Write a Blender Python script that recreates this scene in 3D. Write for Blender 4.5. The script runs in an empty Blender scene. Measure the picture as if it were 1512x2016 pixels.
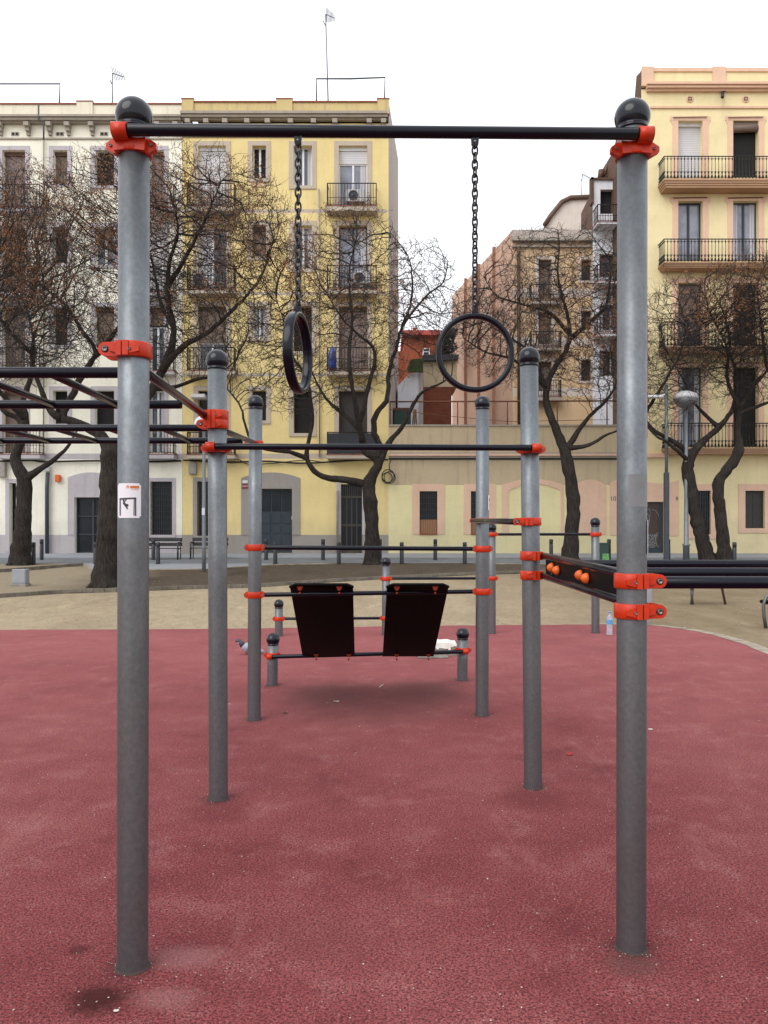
import bpy, math, random
import numpy as np
from mathutils import Vector, Matrix
random.seed(7)
F = 1600.0; H = 1.643; CX = 756.0; CY = 1040.0
sc = bpy.context.scene
COL = sc.collection
R = math.radians
# ---------------------------------------------------------------- terrain
BRK = [(-400, -.02), (14, -.02), (20, .08), (30, .29), (36, .52), (60, .6), (700, .7)]
def tz(D):
    for (a, za), (b, zb) in zip(BRK, BRK[1:]):
        if D <= b:
            return za + (zb - za) * (D - a) / (b - a)
    return BRK[-1][1]
def X(px, D): return (px - CX) * D / F
def Z(py, D): return H - (py - CY) * D / F
def P(px, py, D): return Vector((X(px, D), D, Z(py, D)))
def dep(py, flat=False):
    lo, hi = 1.0, 200.0
    for _ in range(50):
        m = (lo + hi) / 2
        z = 0 if flat else tz(m)
        if CY + (H - z) * F / m > py: lo = m
        else: hi = m
    return lo
def G(px, py):
    D = dep(py); return Vector((X(px, D), D, tz(D)))
# ---------------------------------------------------------------- materials
def lin(c):
    return tuple(((v / 12.92) if v <= .04045 else ((v + .055) / 1.055) ** 2.4) for v in c)
class NT:
    def __init__(s, m):
        m.use_nodes = True; s.t = m.node_tree; s.n = s.t.nodes; s.l = s.t.links
        s.bs = s.n.get('Principled BSDF'); s.tc = s.n.new('ShaderNodeTexCoord')
    def node(s, t, **k):
        x = s.n.new(t)
        for a, b in k.items(): setattr(x, a, b)
        return x
    def mapped(s, scale=(1, 1, 1)):
        m = s.node('ShaderNodeMapping'); m.inputs['Scale'].default_value = scale
        s.l.new(s.tc.outputs['Object'], m.inputs['Vector']); return m.outputs[0]
    def noise(s, scale, detail=4, stretch=(1, 1, 1), rough=.55):
        n = s.node('ShaderNodeTexNoise'); n.inputs['Scale'].default_value = scale
        n.inputs['Detail'].default_value = detail; n.inputs['Roughness'].default_value = rough
        s.l.new(s.mapped(stretch), n.inputs['Vector']); return n.outputs['Fac']
    def ramp(s, fac, stops):
        r = s.node('ShaderNodeValToRGB'); e = r.color_ramp.elements
        while len(e) > 1: e.remove(e[-1])
        e[0].position = stops[0][0]; e[0].color = (*stops[0][1], 1) if len(stops[0][1]) == 3 else stops[0][1]
        for p, c in stops[1:]:
            q = e.new(p); q.color = (*c, 1)
        s.l.new(fac, r.inputs[0]); return r.outputs[0]
    def mix(s, fac, a, b, mode='MIX'):
        m = s.node('ShaderNodeMix', data_type='RGBA', blend_type=mode)
        for sock, v in ((m.inputs[0], fac), (m.inputs[6], a), (m.inputs[7], b)):
            if isinstance(v, bpy.types.NodeSocket): s.l.new(v, sock)
            elif isinstance(v, (int, float)): sock.default_value = v
            else: sock.default_value = (*v, 1)
        return m.outputs[2]
    def bump(s, h, strength=.3, dist=.01):
        b = s.node('ShaderNodeBump'); b.inputs['Strength'].default_value = strength
        b.inputs['Distance'].default_value = dist
        s.l.new(h, b.inputs['Height']); s.l.new(b.outputs[0], s.bs.inputs['Normal'])
    def set(s, color=None, rough=.7, metal=0, spec=.5):
        if isinstance(color, bpy.types.NodeSocket): s.l.new(color, s.bs.inputs['Base Color'])
        elif color is not None: s.bs.inputs['Base Color'].default_value = (*color, 1)
        if isinstance(rough, bpy.types.NodeSocket): s.l.new(rough, s.bs.inputs['Roughness'])
        else: s.bs.inputs['Roughness'].default_value = rough
        s.bs.inputs['Metallic'].default_value = metal
        s.bs.inputs['Specular IOR Level'].default_value = spec
MATS = {}
BW = [(0.0, (0, 0, 0)), (1.0, (1, 1, 1))]
def plain(name, c, rough=.6, metal=0, var=.25, scale=6, bump=0, spec=.5, bscale=40):
    if name in MATS: return MATS[name]
    m = bpy.data.materials.new(name); t = NT(m)
    f = t.ramp(t.noise(scale, 5), [(.3, (1 - var,) * 3), (.7, (1, 1, 1))])
    cc = t.mix(1.0, c, f, 'MULTIPLY')
    if name == 'orange_coat':
        cc = t.mix(t.ramp(t.noise(38, 7, rough=.75), [(.56, (0, 0, 0)), (.68, (.55,) * 3)]), cc, (.16, .022, .010))
        cc = t.mix(t.ramp(t.noise(16, 6, rough=.7), [(.58, (0, 0, 0)), (.75, (.35,) * 3)]), cc, (.60, .12, .05))
    if name in ('black_powder_coat', 'black_plastic'):
        cc = t.mix(t.ramp(t.noise(30, 7, (1, 1, .4), .8), [(.62, (0, 0, 0)), (.72, (.5,) * 3)]), cc, (.05, .05, .052))
    t.set(cc, rough, metal, spec)
    if bump: t.bump(t.noise(bscale, 4), bump, .01)
    MATS[name] = m; return m
def place_mask(t, axis, lo, hi, nz=1.0, sc_=.6):
    sp = t.node('ShaderNodeSeparateXYZ'); g_ = t.node('ShaderNodeNewGeometry'); t.l.new(g_.outputs['Position'], sp.inputs[0])
    ad = t.node('ShaderNodeMath', operation='MULTIPLY_ADD'); t.l.new(t.noise(sc_, 5), ad.inputs[0]); ad.inputs[1].default_value = nz * 2; t.l.new(sp.outputs[axis], ad.inputs[2])
    mr = t.node('ShaderNodeMapRange'); mr.inputs[1].default_value = lo + nz; mr.inputs[2].default_value = hi + nz; t.l.new(ad.outputs[0], mr.inputs[0]); return mr.outputs[0]
def plaster(name, c, dirt=(.25, .22, .17), streak=.35, zlo=None):
    m = bpy.data.materials.new(name); t = NT(m)
    base = t.mix(t.ramp(t.noise(.9, 6), [(.35, (0, 0, 0)), (.75, (1, 1, 1))]), c, tuple(v * .86 for v in c))
    base = t.mix(t.ramp(t.noise(7, 5, rough=.7), [(.45, (0, 0, 0)), (.9, (.5,) * 3)]), base, tuple(min(1, v * 1.12) for v in c))
    st = t.ramp(t.noise(1.6, 6, (2.6, 2.6, .22), .65), [(.52, (0, 0, 0)), (.78, (streak,) * 3)])
    col = t.mix(st, base, dirt)
    fine = t.ramp(t.noise(3.3, 8, (1, 1, 1), .7), [(.62, (0, 0, 0)), (.75, (streak * .5,) * 3)])
    col = t.mix(fine, col, dirt)
    low = t.ramp(place_mask(t, 2, 1.0, 3.2, .9, 1.3), [(0, (.28,) * 3), (.5, (.06,) * 3), (1, (0, 0, 0))])
    col = t.mix(low, col, dirt)
    t.set(col, .9, 0, .2); t.bump(t.noise(28, 5), .25, .01)
    return m
def slats(name, c, period, axis='Z', rough=.6, dark=.45, metal=0):
    m = bpy.data.materials.new(name); t = NT(m)
    w = t.node('ShaderNodeTexWave', wave_type='BANDS', bands_direction=axis, wave_profile='SAW')
    w.inputs['Scale'].default_value = math.pi / (period * 10) * 2 / 2 * 2 / math.pi * math.pi / 2
    t.l.new(t.tc.outputs['Object'], w.inputs['Vector'])
    f = t.ramp(w.outputs['Fac'], [(0, (dark,) * 3), (.25, (1, 1, 1)), (.85, (.85,) * 3), (1, (dark,) * 3)])
    f2 = t.ramp(t.noise(2, 4), [(.3, (.88,) * 3), (.7, (1, 1, 1))])
    t.set(t.mix(1, t.mix(1, c, f, 'MULTIPLY'), f2, 'MULTIPLY'), rough, metal)
    t.bump(w.outputs['Fac'], .5, .01)
    return m
def galv(name):
    m = bpy.data.materials.new(name); t = NT(m)
    a = t.noise(7, 8, (1, 1, .5), .7); b = t.noise(60, 4); g = t.noise(1.2, 4, (1, 1, .6))
    col = t.ramp(a, [(.3, (.19, .205, .218)), (.5, (.225, .243, .255)), (.72, (.27, .29, .305))])
    col = t.mix(t.ramp(b, [(.35, (0, 0, 0)), (.8, (.4,) * 3)]), col, (.09, .096, .10))
    col = t.mix(t.ramp(g, [(.5, (0, 0, 0)), (.72, (.35,) * 3)]), col, (.15, .135, .11))
    voro = t.node('ShaderNodeTexVoronoi'); voro.inputs['Scale'].default_value = 9
    t.l.new(t.mapped((1, 1, .35)), voro.inputs['Vector'])
    col = t.mix(t.ramp(voro.outputs['Distance'], [(.02, (.6,) * 3), (.045, (0, 0, 0))]), col, (.07, .07, .07))
    scr = t.ramp(t.noise(30, 3, (1, 1, .12)), [(.66, (0, 0, 0)), (.76, (.35,) * 3)])
    col = t.mix(scr, col, (.1, .1, .1))
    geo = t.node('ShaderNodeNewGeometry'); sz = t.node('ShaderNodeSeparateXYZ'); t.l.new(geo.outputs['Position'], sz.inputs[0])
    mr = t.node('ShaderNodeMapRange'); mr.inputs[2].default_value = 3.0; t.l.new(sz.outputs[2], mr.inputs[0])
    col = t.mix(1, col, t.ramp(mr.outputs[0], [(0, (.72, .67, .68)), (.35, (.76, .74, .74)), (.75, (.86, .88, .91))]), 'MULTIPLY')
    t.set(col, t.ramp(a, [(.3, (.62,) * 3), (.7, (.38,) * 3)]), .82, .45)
    t.bump(t.noise(90, 3), .06, .003); return m
def rubber():
    m = bpy.data.materials.new('red_rubber'); t = NT(m)
    big = t.noise(.55, 6, rough=.6); mid = t.noise(3.2, 5, rough=.65); fine = t.noise(95, 3, rough=.85)
    vor = t.node('ShaderNodeTexVoronoi'); vor.inputs['Scale'].default_value = 210
    t.l.new(t.mapped(), vor.inputs['Vector'])
    col = t.ramp(big, [(.34, (.20, .038, .040)), (.5, (.29, .070, .072)), (.66, (.35, .108, .106))])
    col = t.mix(t.ramp(mid, [(.3, (.5,) * 3), (.62, (0, 0, 0))]), col, (.19, .036, .040))
    col = t.mix(t.ramp(mid, [(.55, (0, 0, 0)), (.85, (.55,) * 3)]), col, (.46, .24, .235))
    col = t.mix(t.ramp(fine, [(.42, (1,) * 3), (.55, (0, 0, 0))]), col, (.060, .018, .022))
    col = t.mix(t.ramp(vor.outputs['Color'], [(.80, (0, 0, 0)), (.88, (.4,) * 3)]), col, (.46, .23, .215))
    sp = t.node('ShaderNodeTexVoronoi'); sp.inputs['Scale'].default_value = 26
    t.l.new(t.mapped(), sp.inputs['Vector'])
    col = t.mix(t.ramp(sp.outputs['Distance'], [(.02, (.7,) * 3), (.04, (0, 0, 0))]), col, (.50, .36, .31))
    scuff = t.noise(2.2, 8, (1, .35, 1), .75)
    col = t.mix(t.ramp(scuff, [(.56, (0, 0, 0)), (.70, (.25,) * 3)]), col, (.42, .20, .19))
    worn = t.noise(1.1, 9, (1, 1, 1), .78)
    col = t.mix(t.ramp(worn, [(.30, (.7,) * 3), (.44, (0, 0, 0))]), col, (.10, .022, .024))
    # wet or greasy stains, toned patches and painted shade, each at its own spot
    def patch(x, y, rx, ry, colr, amt):
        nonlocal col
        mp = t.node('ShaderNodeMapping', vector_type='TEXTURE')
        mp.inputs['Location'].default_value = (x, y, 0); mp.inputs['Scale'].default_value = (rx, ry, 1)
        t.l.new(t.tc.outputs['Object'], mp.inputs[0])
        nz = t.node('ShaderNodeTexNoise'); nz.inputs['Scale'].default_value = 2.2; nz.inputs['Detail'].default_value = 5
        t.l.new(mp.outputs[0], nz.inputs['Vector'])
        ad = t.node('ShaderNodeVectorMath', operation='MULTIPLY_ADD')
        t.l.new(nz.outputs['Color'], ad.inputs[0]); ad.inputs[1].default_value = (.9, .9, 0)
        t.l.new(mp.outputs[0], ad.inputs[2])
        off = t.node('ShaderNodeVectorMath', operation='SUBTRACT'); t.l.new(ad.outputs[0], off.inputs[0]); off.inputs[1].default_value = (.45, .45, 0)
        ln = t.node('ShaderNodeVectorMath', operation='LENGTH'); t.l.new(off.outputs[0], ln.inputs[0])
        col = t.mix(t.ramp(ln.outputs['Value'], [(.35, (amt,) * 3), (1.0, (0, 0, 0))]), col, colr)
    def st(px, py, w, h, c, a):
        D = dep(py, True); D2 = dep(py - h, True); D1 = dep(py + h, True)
        patch(X(px, D), D, w * D / F, abs(D2 - D1) / 2, c, a)
    st(195, 1968, 85, 40, (.045, .010, .010), .9)
    for q_ in ((262, 1905, 70, 30), (1243, 1868, 70, 30), (430, 1575, 45, 16), (501, 1417, 34, 9), (949, 1408, 34, 9), (536, 1350, 30, 7), (910, 1340, 30, 7)): st(*q_, (.07, .022, .022), .55)  # contact shade around the post feet, painted into the rubber colour
    st(155, 1870, 30, 14, (.06, .012, .012), .7)
    st(650, 1366, 130, 28, (.045, .026, .024), .6)  # dirt and shade under the left board, painted into the rubber
    st(830, 1360, 130, 26, (.045, .026, .024), .6)  # likewise dirt and painted shade under the right board
    st(745, 1388, 230, 40, (.07, .026, .026), .55)  # wide patch of dirt and painted shade beneath both boards
    st(1052, 1572, 110, 30, (.10, .018, .02), .6)  # darker patches in front of the middle posts, here and next line
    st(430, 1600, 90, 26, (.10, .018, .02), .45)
    st(370, 1885, 110, 30, (.40, .24, .23), .22)
    st(640, 1850, 200, 60, (.12, .03, .03), .25)
    st(330, 1965, 90, 30, (.40, .24, .23), .2)
    st(1245, 1900, 80, 30, (.10, .05, .045), .5)  # darker patch at the foot of the near right post
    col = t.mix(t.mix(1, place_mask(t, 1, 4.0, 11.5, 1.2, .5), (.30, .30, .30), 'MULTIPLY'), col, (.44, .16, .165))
    t.set(col, .95, 0, .15); t.bump(fine, .8, .006); return m
def dirtmat(name, c1, c2, c3, sc1=.5, extra=None):
    m = bpy.data.materials.new(name); t = NT(m)
    a = t.noise(sc1, 7, (1, .45, 1), .65); b = t.noise(5, 6, (1, .5, 1), .7); f = t.noise(60, 4, rough=.8)
    col = t.ramp(a, [(.3, c2), (.5, c1), (.7, c1)])
    col = t.mix(t.ramp(b, [(.45, (0, 0, 0)), (.72, (.6,) * 3)]), col, c2)
    col = t.mix(t.ramp(f, [(.35, (.8,) * 3), (.55, (0, 0, 0))]), col, c3)
    fp = t.noise(2.6, 9, (1, .4, 1), .8)
    col = t.mix(t.ramp(fp, [(.54, (0, 0, 0)), (.64, (.75,) * 3)]), col, tuple(v * .62 for v in c1))
    col = t.mix(t.ramp(fp, [(.34, (.5,) * 3), (.44, (0, 0, 0))]), col, tuple(min(1, v * 1.25) for v in c1))
    sp = t.node('ShaderNodeTexVoronoi'); sp.inputs['Scale'].default_value = 9
    t.l.new(t.mapped(), sp.inputs['Vector'])
    col = t.mix(t.ramp(sp.outputs['Distance'], [(.05, (.7,) * 3), (.09, (0, 0, 0))]), col, tuple(v * .35 for v in c2))
    if extra: col = extra(t, col)
    t.set(col, .95, 0, .1); t.bump(b, .8, .05); return m
def bark():
    m = bpy.data.materials.new('bark'); t = NT(m)
    a = t.noise(9, 8, (3, 3, .35), .7); g = t.noise(1.3, 4)
    col = t.ramp(a, [(.35, (.010, .008, .007)), (.55, (.036, .029, .025)), (.75, (.080, .067, .057))])
    col = t.mix(t.ramp(g, [(.5, (0, 0, 0)), (.7, (.3,) * 3)]), col, (.07, .068, .06))
    t.set(col, .9, 0, .2); t.bump(a, 1.0, .04); return m
def brickm(name, c1, c2, mortar, scale=6):
    m = bpy.data.materials.new(name); t = NT(m)
    b = t.node('ShaderNodeTexBrick'); b.inputs['Scale'].default_value = scale
    b.inputs['Color1'].default_value = (*c1, 1); b.inputs['Color2'].default_value = (*c2, 1); b.inputs['Mortar'].default_value = (*mortar, 1)
    cb = t.node('ShaderNodeCombineXYZ'); sp = t.node('ShaderNodeSeparateXYZ')
    t.l.new(t.tc.outputs['Object'], sp.inputs[0]); t.l.new(sp.outputs[0], cb.inputs[0]); t.l.new(sp.outputs[2], cb.inputs[1])
    t.l.new(cb.outputs[0], b.inputs['Vector'])
    t.set(t.mix(t.ramp(t.noise(1.5, 5), [(.4, (0, 0, 0)), (.7, (.4,) * 3)]), b.outputs[0], tuple(v * .5 for v in c1)), .9, 0, .2)
    return m
def glassm(name, c, rough=.06, spec=.9):
    m = bpy.data.materials.new(name); t = NT(m)
    col = t.mix(t.ramp(t.noise(1.1, 3), [(.35, (0, 0, 0)), (.65, (1, 1, 1))]), c, tuple(v * .45 for v in c))
    t.set(col, rough, 0, spec); return m
M = {}
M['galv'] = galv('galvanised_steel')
M['black'] = plain('black_powder_coat', (.0035, .005, .012), .19, 0, .2, 20, spec=.27)
M['cap'] = plain('black_plastic', (.0035, .0055, .013), .15, 0, .2, 25, .03, .4)
M['board'] = plain('black_board', (.0022, .0022, .0026), .5, 0, .3, 6, spec=.08)
M['orange'] = plain('orange_coat', (.58, .034, .005), .34, 0, .25, 14, .05, .35)
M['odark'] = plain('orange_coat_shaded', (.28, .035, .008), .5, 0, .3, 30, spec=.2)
M['hold'] = plain('orange_resin', (.8, .14, .012), .4, 0, .3, 30)
M['chain'] = plain('worn_chain', (.05, .05, .055), .42, .7, .6, 60)
M['bolt'] = plain('bolt_steel', (.25, .24, .23), .35, .9, .3, 60)
M['white'] = plain('white_plate', (.72, .72, .76), .35, 0, .05, 3)
M['print'] = plain('print_black', (.02, .02, .03), .5, 0, .1)
M['porange'] = plain('print_orange', (.75, .22, .03), .5, 0, .1)
M['porange2'] = plain('print_orange_dark', (.5, .11, .02), .5, 0, .1)
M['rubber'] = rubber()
M['sand'] = dirtmat('sandy_ground', (.41, .335, .225), (.27, .21, .135), (.15, .12, .085), .35,
    lambda t, col: t.mix(t.mix(1, place_mask(t, 0, 1.5, 5.5, 1.5), t.ramp(t.noise(.9, 6, (1, .5, 1), .7), [(.3, (1, 1, 1)), (.65, (.45,) * 3)]), 'MULTIPLY'), col, (.17, .125, .075)))
M['soil'] = dirtmat('bare_soil', (.118, .090, .064), (.070, .053, .039), (.04, .030, .024), .8,
    lambda t, col: t.mix(t.ramp(place_mask(t, 0, -9.2, -6.6, 1.6, .5), [(0, (.85,) * 3), (1, (0, 0, 0))]), col, (.30, .25, .175)))
M['kerb'] = plain('kerb_stone', (.19, .165, .13), .9, 0, .5, 4, .4)
M['edge'] = plain('pale_edging', (.40, .345, .27), .9, 0, .5, 5, .3)
M['pave'] = plain('paving', (.30, .32, .35), .8, 0, .25, 1.2, .2)
M['road'] = plain('asphalt', (.17, .185, .205), .85, 0, .3, 1.0, .3)
M['bark'] = bark()
M['twig'] = plain('twig_bark', (.030, .023, .020), .85, 0, .6, 3)
M['pod'] = plain('dry_seed_pods', (.33, .14, .05), .85, 0, .6, 1.2)
M['cream'] = plaster('cream_render', (.88, .86, .74), streak=.16)
M['creamd'] = plaster('cream_parapet', (.78, .73, .60), streak=.4)
M['yellow'] = plaster('yellow_render', (.77, .625, .295), streak=.16)
M['yellowp'] = plaster('yellow_parapet', (.60, .48, .235), streak=.7)
M['lilac'] = plaster('lilac_grey_render', (.50, .47, .50), streak=.4)
M['greyp'] = plaster('grey_plinth', (.31, .285, .265), streak=.7)
M['beige'] = plaster('beige_trim', (.50, .43, .35), streak=.3)
M['stone'] = plaster('stone_cornice', (.38, .34, .29), streak=.7)
M['tan'] = plaster('tan_concrete', (.55, .45, .30), (.16, .13, .09), streak=.42)
M['pyellow'] = plaster('pale_yellow_render', (.80, .72, .41), streak=.12)
M['pink'] = plaster('salmon_render', (.76, .52, .38), streak=.2)
M['slab'] = plaster('slab_render', (.46, .29, .18), streak=.4)
M['ryellow'] = plaster('straw_render', (.82, .71, .42), streak=.12)
M['peach'] = plaster('peach_render', (.74, .50, .38), streak=.15)
M['ochre'] = plaster('ochre_render', (.66, .48, .30), streak=.22)
M['side'] = plaster('side_render', (.50, .44, .40), streak=.4)
M['wht'] = plaster('white_render', (.78, .80, .86), streak=.3)
M['offw'] = plaster('offwhite_render', (.66, .58, .52), streak=.3)
M['rust'] = plaster('rust_red_render', (.29, .085, .045), streak=.3)
M['redroof'] = plain('red_roof', (.45, .075, .06), .6, 0, .3, 2)
M['brick'] = brickm('old_brick', (.24, .07, .035), (.17, .05, .03), (.12, .07, .05), 2.2)
M['bbrick'] = brickm('brown_brick', (.17, .10, .07), (.12, .075, .055), (.10, .08, .07), 1.5)
M['terra'] = plain('terracotta', (.30, .09, .05), .8, 0, .4, 5)
M['iron'] = plain('wrought_iron', (.003, .003, .004), .6, 0, .3, 8)
M['rustiron'] = plain('rusty_iron', (.18, .07, .035), .8, 0, .4, 8)
M['frame_w'] = plain('white_frame', (.72, .73, .76), .5, 0, .1)
M['frame_d'] = plain('dark_frame', (.028, .032, .045), .5, 0, .2)
M['frame_b'] = plain('brown_frame', (.12, .06, .035), .6, 0, .3)
M['glass'] = glassm('window_glass', (.065, .078, .11))  # blue-grey of reflected sky put into the base colour
M['glassb'] = glassm('window_glass_pale', (.24, .26, .33))
M['glassd'] = glassm('window_glass_dark', (.012, .018, .026), .25, .3)
M['dark'] = plain('dark_interior', (.010, .009, .010), .9, 0, .2)
M['curtain'] = slats('curtain', (.55, .56, .62), .12, 'X', .9, .7)
M['shut_w'] = slats('white_shutter', (.66, .66, .69), .10, dark=.75)
M['shut_b'] = slats('brown_shutter', (.20, .145, .115), .06)
M['shut_p'] = slats('mauve_shutter', (.26, .19, .175), .06)
M['shut_d'] = slats('dark_louvre', (.045, .04, .04), .08)
M['garage'] = plain('garage_blue', (.018, .032, .045), .45, 0, .2, 3)
M['woodp'] = slats('wooden_planks', (.30, .15, .07), .10, 'X')
M['grille'] = plain('grille_paint', (.03, .03, .035), .5, 0, .2)
M['boll'] = plain('bollard_iron', (.018, .020, .026), .45, 0, .3)
M['boxgrey'] = plain('cabinet_grey', (.30, .32, .35), .6, 0, .2, 3)
M['lampgrey'] = plain('lamp_paint', (.20, .22, .24), .5, .3, .25, 4)
M['lampdark'] = plain('lamp_dark_paint', (.055, .065, .08), .5, .1, .3, 4)
M['lampw'] = plain('lamp_white', (.75, .77, .80), .3, 0, .1)
M['cable'] = plain('cable_rubber', (.015, .014, .013), .7, 0, .3)
M['green'] = plain('bin_green', (.02, .045, .035), .5, 0, .2)
M['label'] = plain('label_green', (.14, .42, .12), .5, 0, .1)
M['hutgreen'] = plain('hut_green', (.012, .07, .05), .5, 0, .2)
M['netgreen'] = plain('green_mesh', (.06, .085, .03), .9, 0, .5, 6)
M['bluebag'] = plain('blue_plastic', (.015, .06, .30), .25, 0, .6, 9, .5)
M['ac'] = plain('ac_white', (.55, .55, .56), .5, 0, .1)
M['concrete'] = plain('worn_concrete', (.30, .27, .24), .9, 0, .5, 8, .5)
M['stonew'] = plain('painted_stone', (.78, .76, .70), .8, 0, .2, 5, .4)
M['stoneg'] = plain('grey_stone_face', (.24, .22, .19), .9, 0, .5, 9, .5)
M['feather'] = plain('pigeon_grey', (.36, .38, .46), .8, 0, .2, 20)
M['featherd'] = plain('pigeon_dark', (.04, .045, .065), .5, 0, .3, 20)
M['foot'] = plain('pigeon_foot', (.35, .08, .06), .7)
M['benchwood'] = plain('dark_red_wood', (.07, .022, .018), .6, 0, .4, 5)
M['benchseat'] = plain('bench_dark', (.03, .028, .030), .5, 0, .3)
M['leafred'] = plain('red_litter', (.35, .01, .02), .7)
M['grime'] = plain('base_grime', (.06, .035, .032), .95)
M['paper'] = plain('pale_litter', (.60, .54, .46), .9, 0, .3, 9)
M['leafbrown'] = plain('dry_leaf', (.12, .05, .03), .9)
M['ever'] = plain('evergreen', (.035, .05, .025), .8, 0, .6, 3)
M['pipe'] = plain('drain_pipe', (.36, .33, .30), .6, 0, .3)
def bottlem(name, c):
    m = bpy.data.materials.new(name); t = NT(m)
    t.set(t.mix(t.noise(8), c, tuple(v * .9 for v in c)), .08, 0, .5)
    t.bs.inputs['Transmission Weight'].default_value = .7; t.bs.inputs['IOR'].default_value = 1.2; return m
M['pet'] = bottlem('clear_plastic', (.80, .86, .95))
M['petlabel'] = plain('blue_label', (.12, .38, .75), .4)
M['sticker'] = plain('faded_sticker', (.24, .25, .265), .5, .35, .3, 9)
# ---------------------------------------------------------------- mesh builder
def rootloc(o):
    v = Vector((0, 0, 0))
    while o is not None: v += o.location; o = o.parent
    return v
class MB:
    def __init__(s): s.v = []; s.f = []; s.m = []; s.sm = []
    def add(s, vs, fs, mi=0, smooth=False):
        b = len(s.v); s.v.extend([tuple(v) for v in vs])
        for f in fs: s.f.append(tuple(i + b for i in f)); s.m.append(mi); s.sm.append(smooth)
        return s
    def quad(s, a, b, c, d, mi=0): return s.add([a, b, c, d], [(0, 1, 2, 3)], mi)
    def box(s, x0, x1, y0, y1, z0, z1, mi=0, bev=0):
        if bev > 0:
            b = min(bev, abs(x1 - x0) * .45, abs(y1 - y0) * .45, abs(z1 - z0) * .45)
            xs, ys, zs = (x0, x1), (y0, y1), (z0, z1)
            V = {}; vs = []
            for i in (0, 1):
                for j in (0, 1):
                    for k in (0, 1):
                        sx, sy, sz = (1 - 2 * i), (1 - 2 * j), (1 - 2 * k)
                        c = (xs[i], ys[j], zs[k])
                        for ax in range(3):
                            q = [c[0] + sx * b, c[1] + sy * b, c[2] + sz * b]; q[ax] = c[ax]
                            V[(i, j, k, ax)] = len(vs); vs.append(tuple(q))
            fs = []
            for ax in range(3):
                for side in (0, 1):
                    o = [a for a in range(3) if a != ax]; loop = []
                    for p, q in ((0, 0), (1, 0), (1, 1), (0, 1)):
                        idx = [0, 0, 0]; idx[ax] = side; idx[o[0]] = p; idx[o[1]] = q
                        loop.append(V[(idx[0], idx[1], idx[2], ax)])
                    fs.append(loop)
            for ax in range(3):
                o = [a for a in range(3) if a != ax]
                for p in (0, 1):
                    for q in (0, 1):
                        def gi(t, face):
                            idx = [0, 0, 0]; idx[ax] = t; idx[o[0]] = p; idx[o[1]] = q
                            return V[(idx[0], idx[1], idx[2], face)]
                        fs.append([gi(0, o[0]), gi(1, o[0]), gi(1, o[1]), gi(0, o[1])])
            for i in (0, 1):
                for j in (0, 1):
                    for k in (0, 1): fs.append([V[(i, j, k, 0)], V[(i, j, k, 1)], V[(i, j, k, 2)]])
            return s.add(vs, fs, mi)
        vs = [(x0, y0, z0), (x1, y0, z0), (x1, y1, z0), (x0, y1, z0), (x0, y0, z1), (x1, y0, z1), (x1, y1, z1), (x0, y1, z1)]
        return s.add(vs, [(0, 3, 2, 1), (4, 5, 6, 7), (0, 1, 5, 4), (1, 2, 6, 5), (2, 3, 7, 6), (3, 0, 4, 7)], mi)
    def tube(s, pts, rad, n=8, mi=0, cap=True, closed=False, flat=1.0):
        pts = [Vector(p) for p in pts]; k = len(pts)
        if not hasattr(rad, '__len__'): rad = [rad] * k
        vs = []; up = None
        for i, p in enumerate(pts):
            if closed: t = pts[(i + 1) % k] - pts[i - 1]
            else: t = pts[min(i + 1, k - 1)] - pts[max(i - 1, 0)]
            if t.length < 1e-9: t = Vector((0, 0, 1))
            t.normalize()
            if up is None:
                up = Vector((0, 0, 1)) if abs(t.z) < .9 else Vector((0, 1, 0))
            u = up - t * up.dot(t)
            if u.length < 1e-6: u = t.orthogonal()
            u.normalize(); w = t.cross(u); up = u
            for j in range(n):
                a = 2 * math.pi * j / n
                vs.append(p + (u * math.cos(a) + w * math.sin(a) * flat) * rad[i])
        fs = []
        for i in range(k if closed else k - 1):
            for j in range(n):
                a = i * n + j; b = i * n + (j + 1) % n; c = ((i + 1) % k) * n + (j + 1) % n; d = ((i + 1) % k) * n + j
                fs.append((a, b, c, d))
        s.add(vs, fs, mi, True)
        if cap and not closed:
            b = len(s.v) - len(vs)
            s.f.append(tuple(b + j for j in range(n))[::-1]); s.m.append(mi); s.sm.append(False)
            s.f.append(tuple(b + (k - 1) * n + j for j in range(n))); s.m.append(mi); s.sm.append(False)
        return s
    def lathe(s, c, prof, n=24, mi=0, axis=None, smooth=True):
        c = Vector(c); q = Matrix.Identity(3)
        if axis is not None: q = Vector((0, 0, 1)).rotation_difference(Vector(axis)).to_matrix()
        vs = []
        for r, z in prof:
            for j in range(n):
                a = 2 * math.pi * j / n
                vs.append(c + q @ Vector((r * math.cos(a), r * math.sin(a), z)))
        fs = []
        for i in range(len(prof) - 1):
            for j in range(n):
                fs.append((i * n + j, i * n + (j + 1) % n, (i + 1) * n + (j + 1) % n, (i + 1) * n + j))
        s.add(vs, fs, mi, smooth); b = len(s.v) - len(vs)
        if prof[0][0] > 1e-5: s.f.append(tuple(b + j for j in range(n))[::-1]); s.m.append(mi); s.sm.append(False)
        if prof[-1][0] > 1e-5: s.f.append(tuple(b + (len(prof) - 1) * n + j for j in range(n))); s.m.append(mi); s.sm.append(False)
        return s
    def prism(s, poly, y0, y1, mi=0):           # poly in x,z extruded along y
        n = len(poly)
        vs = [(x, y0, z) for x, z in poly] + [(x, y1, z) for x, z in poly]
        fs = [tuple(range(n)), tuple(range(2 * n - 1, n - 1, -1))] + [(i, i + n, (i + 1) % n + n, (i + 1) % n) for i in range(n)]
        return s.add(vs, fs, mi)
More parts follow.
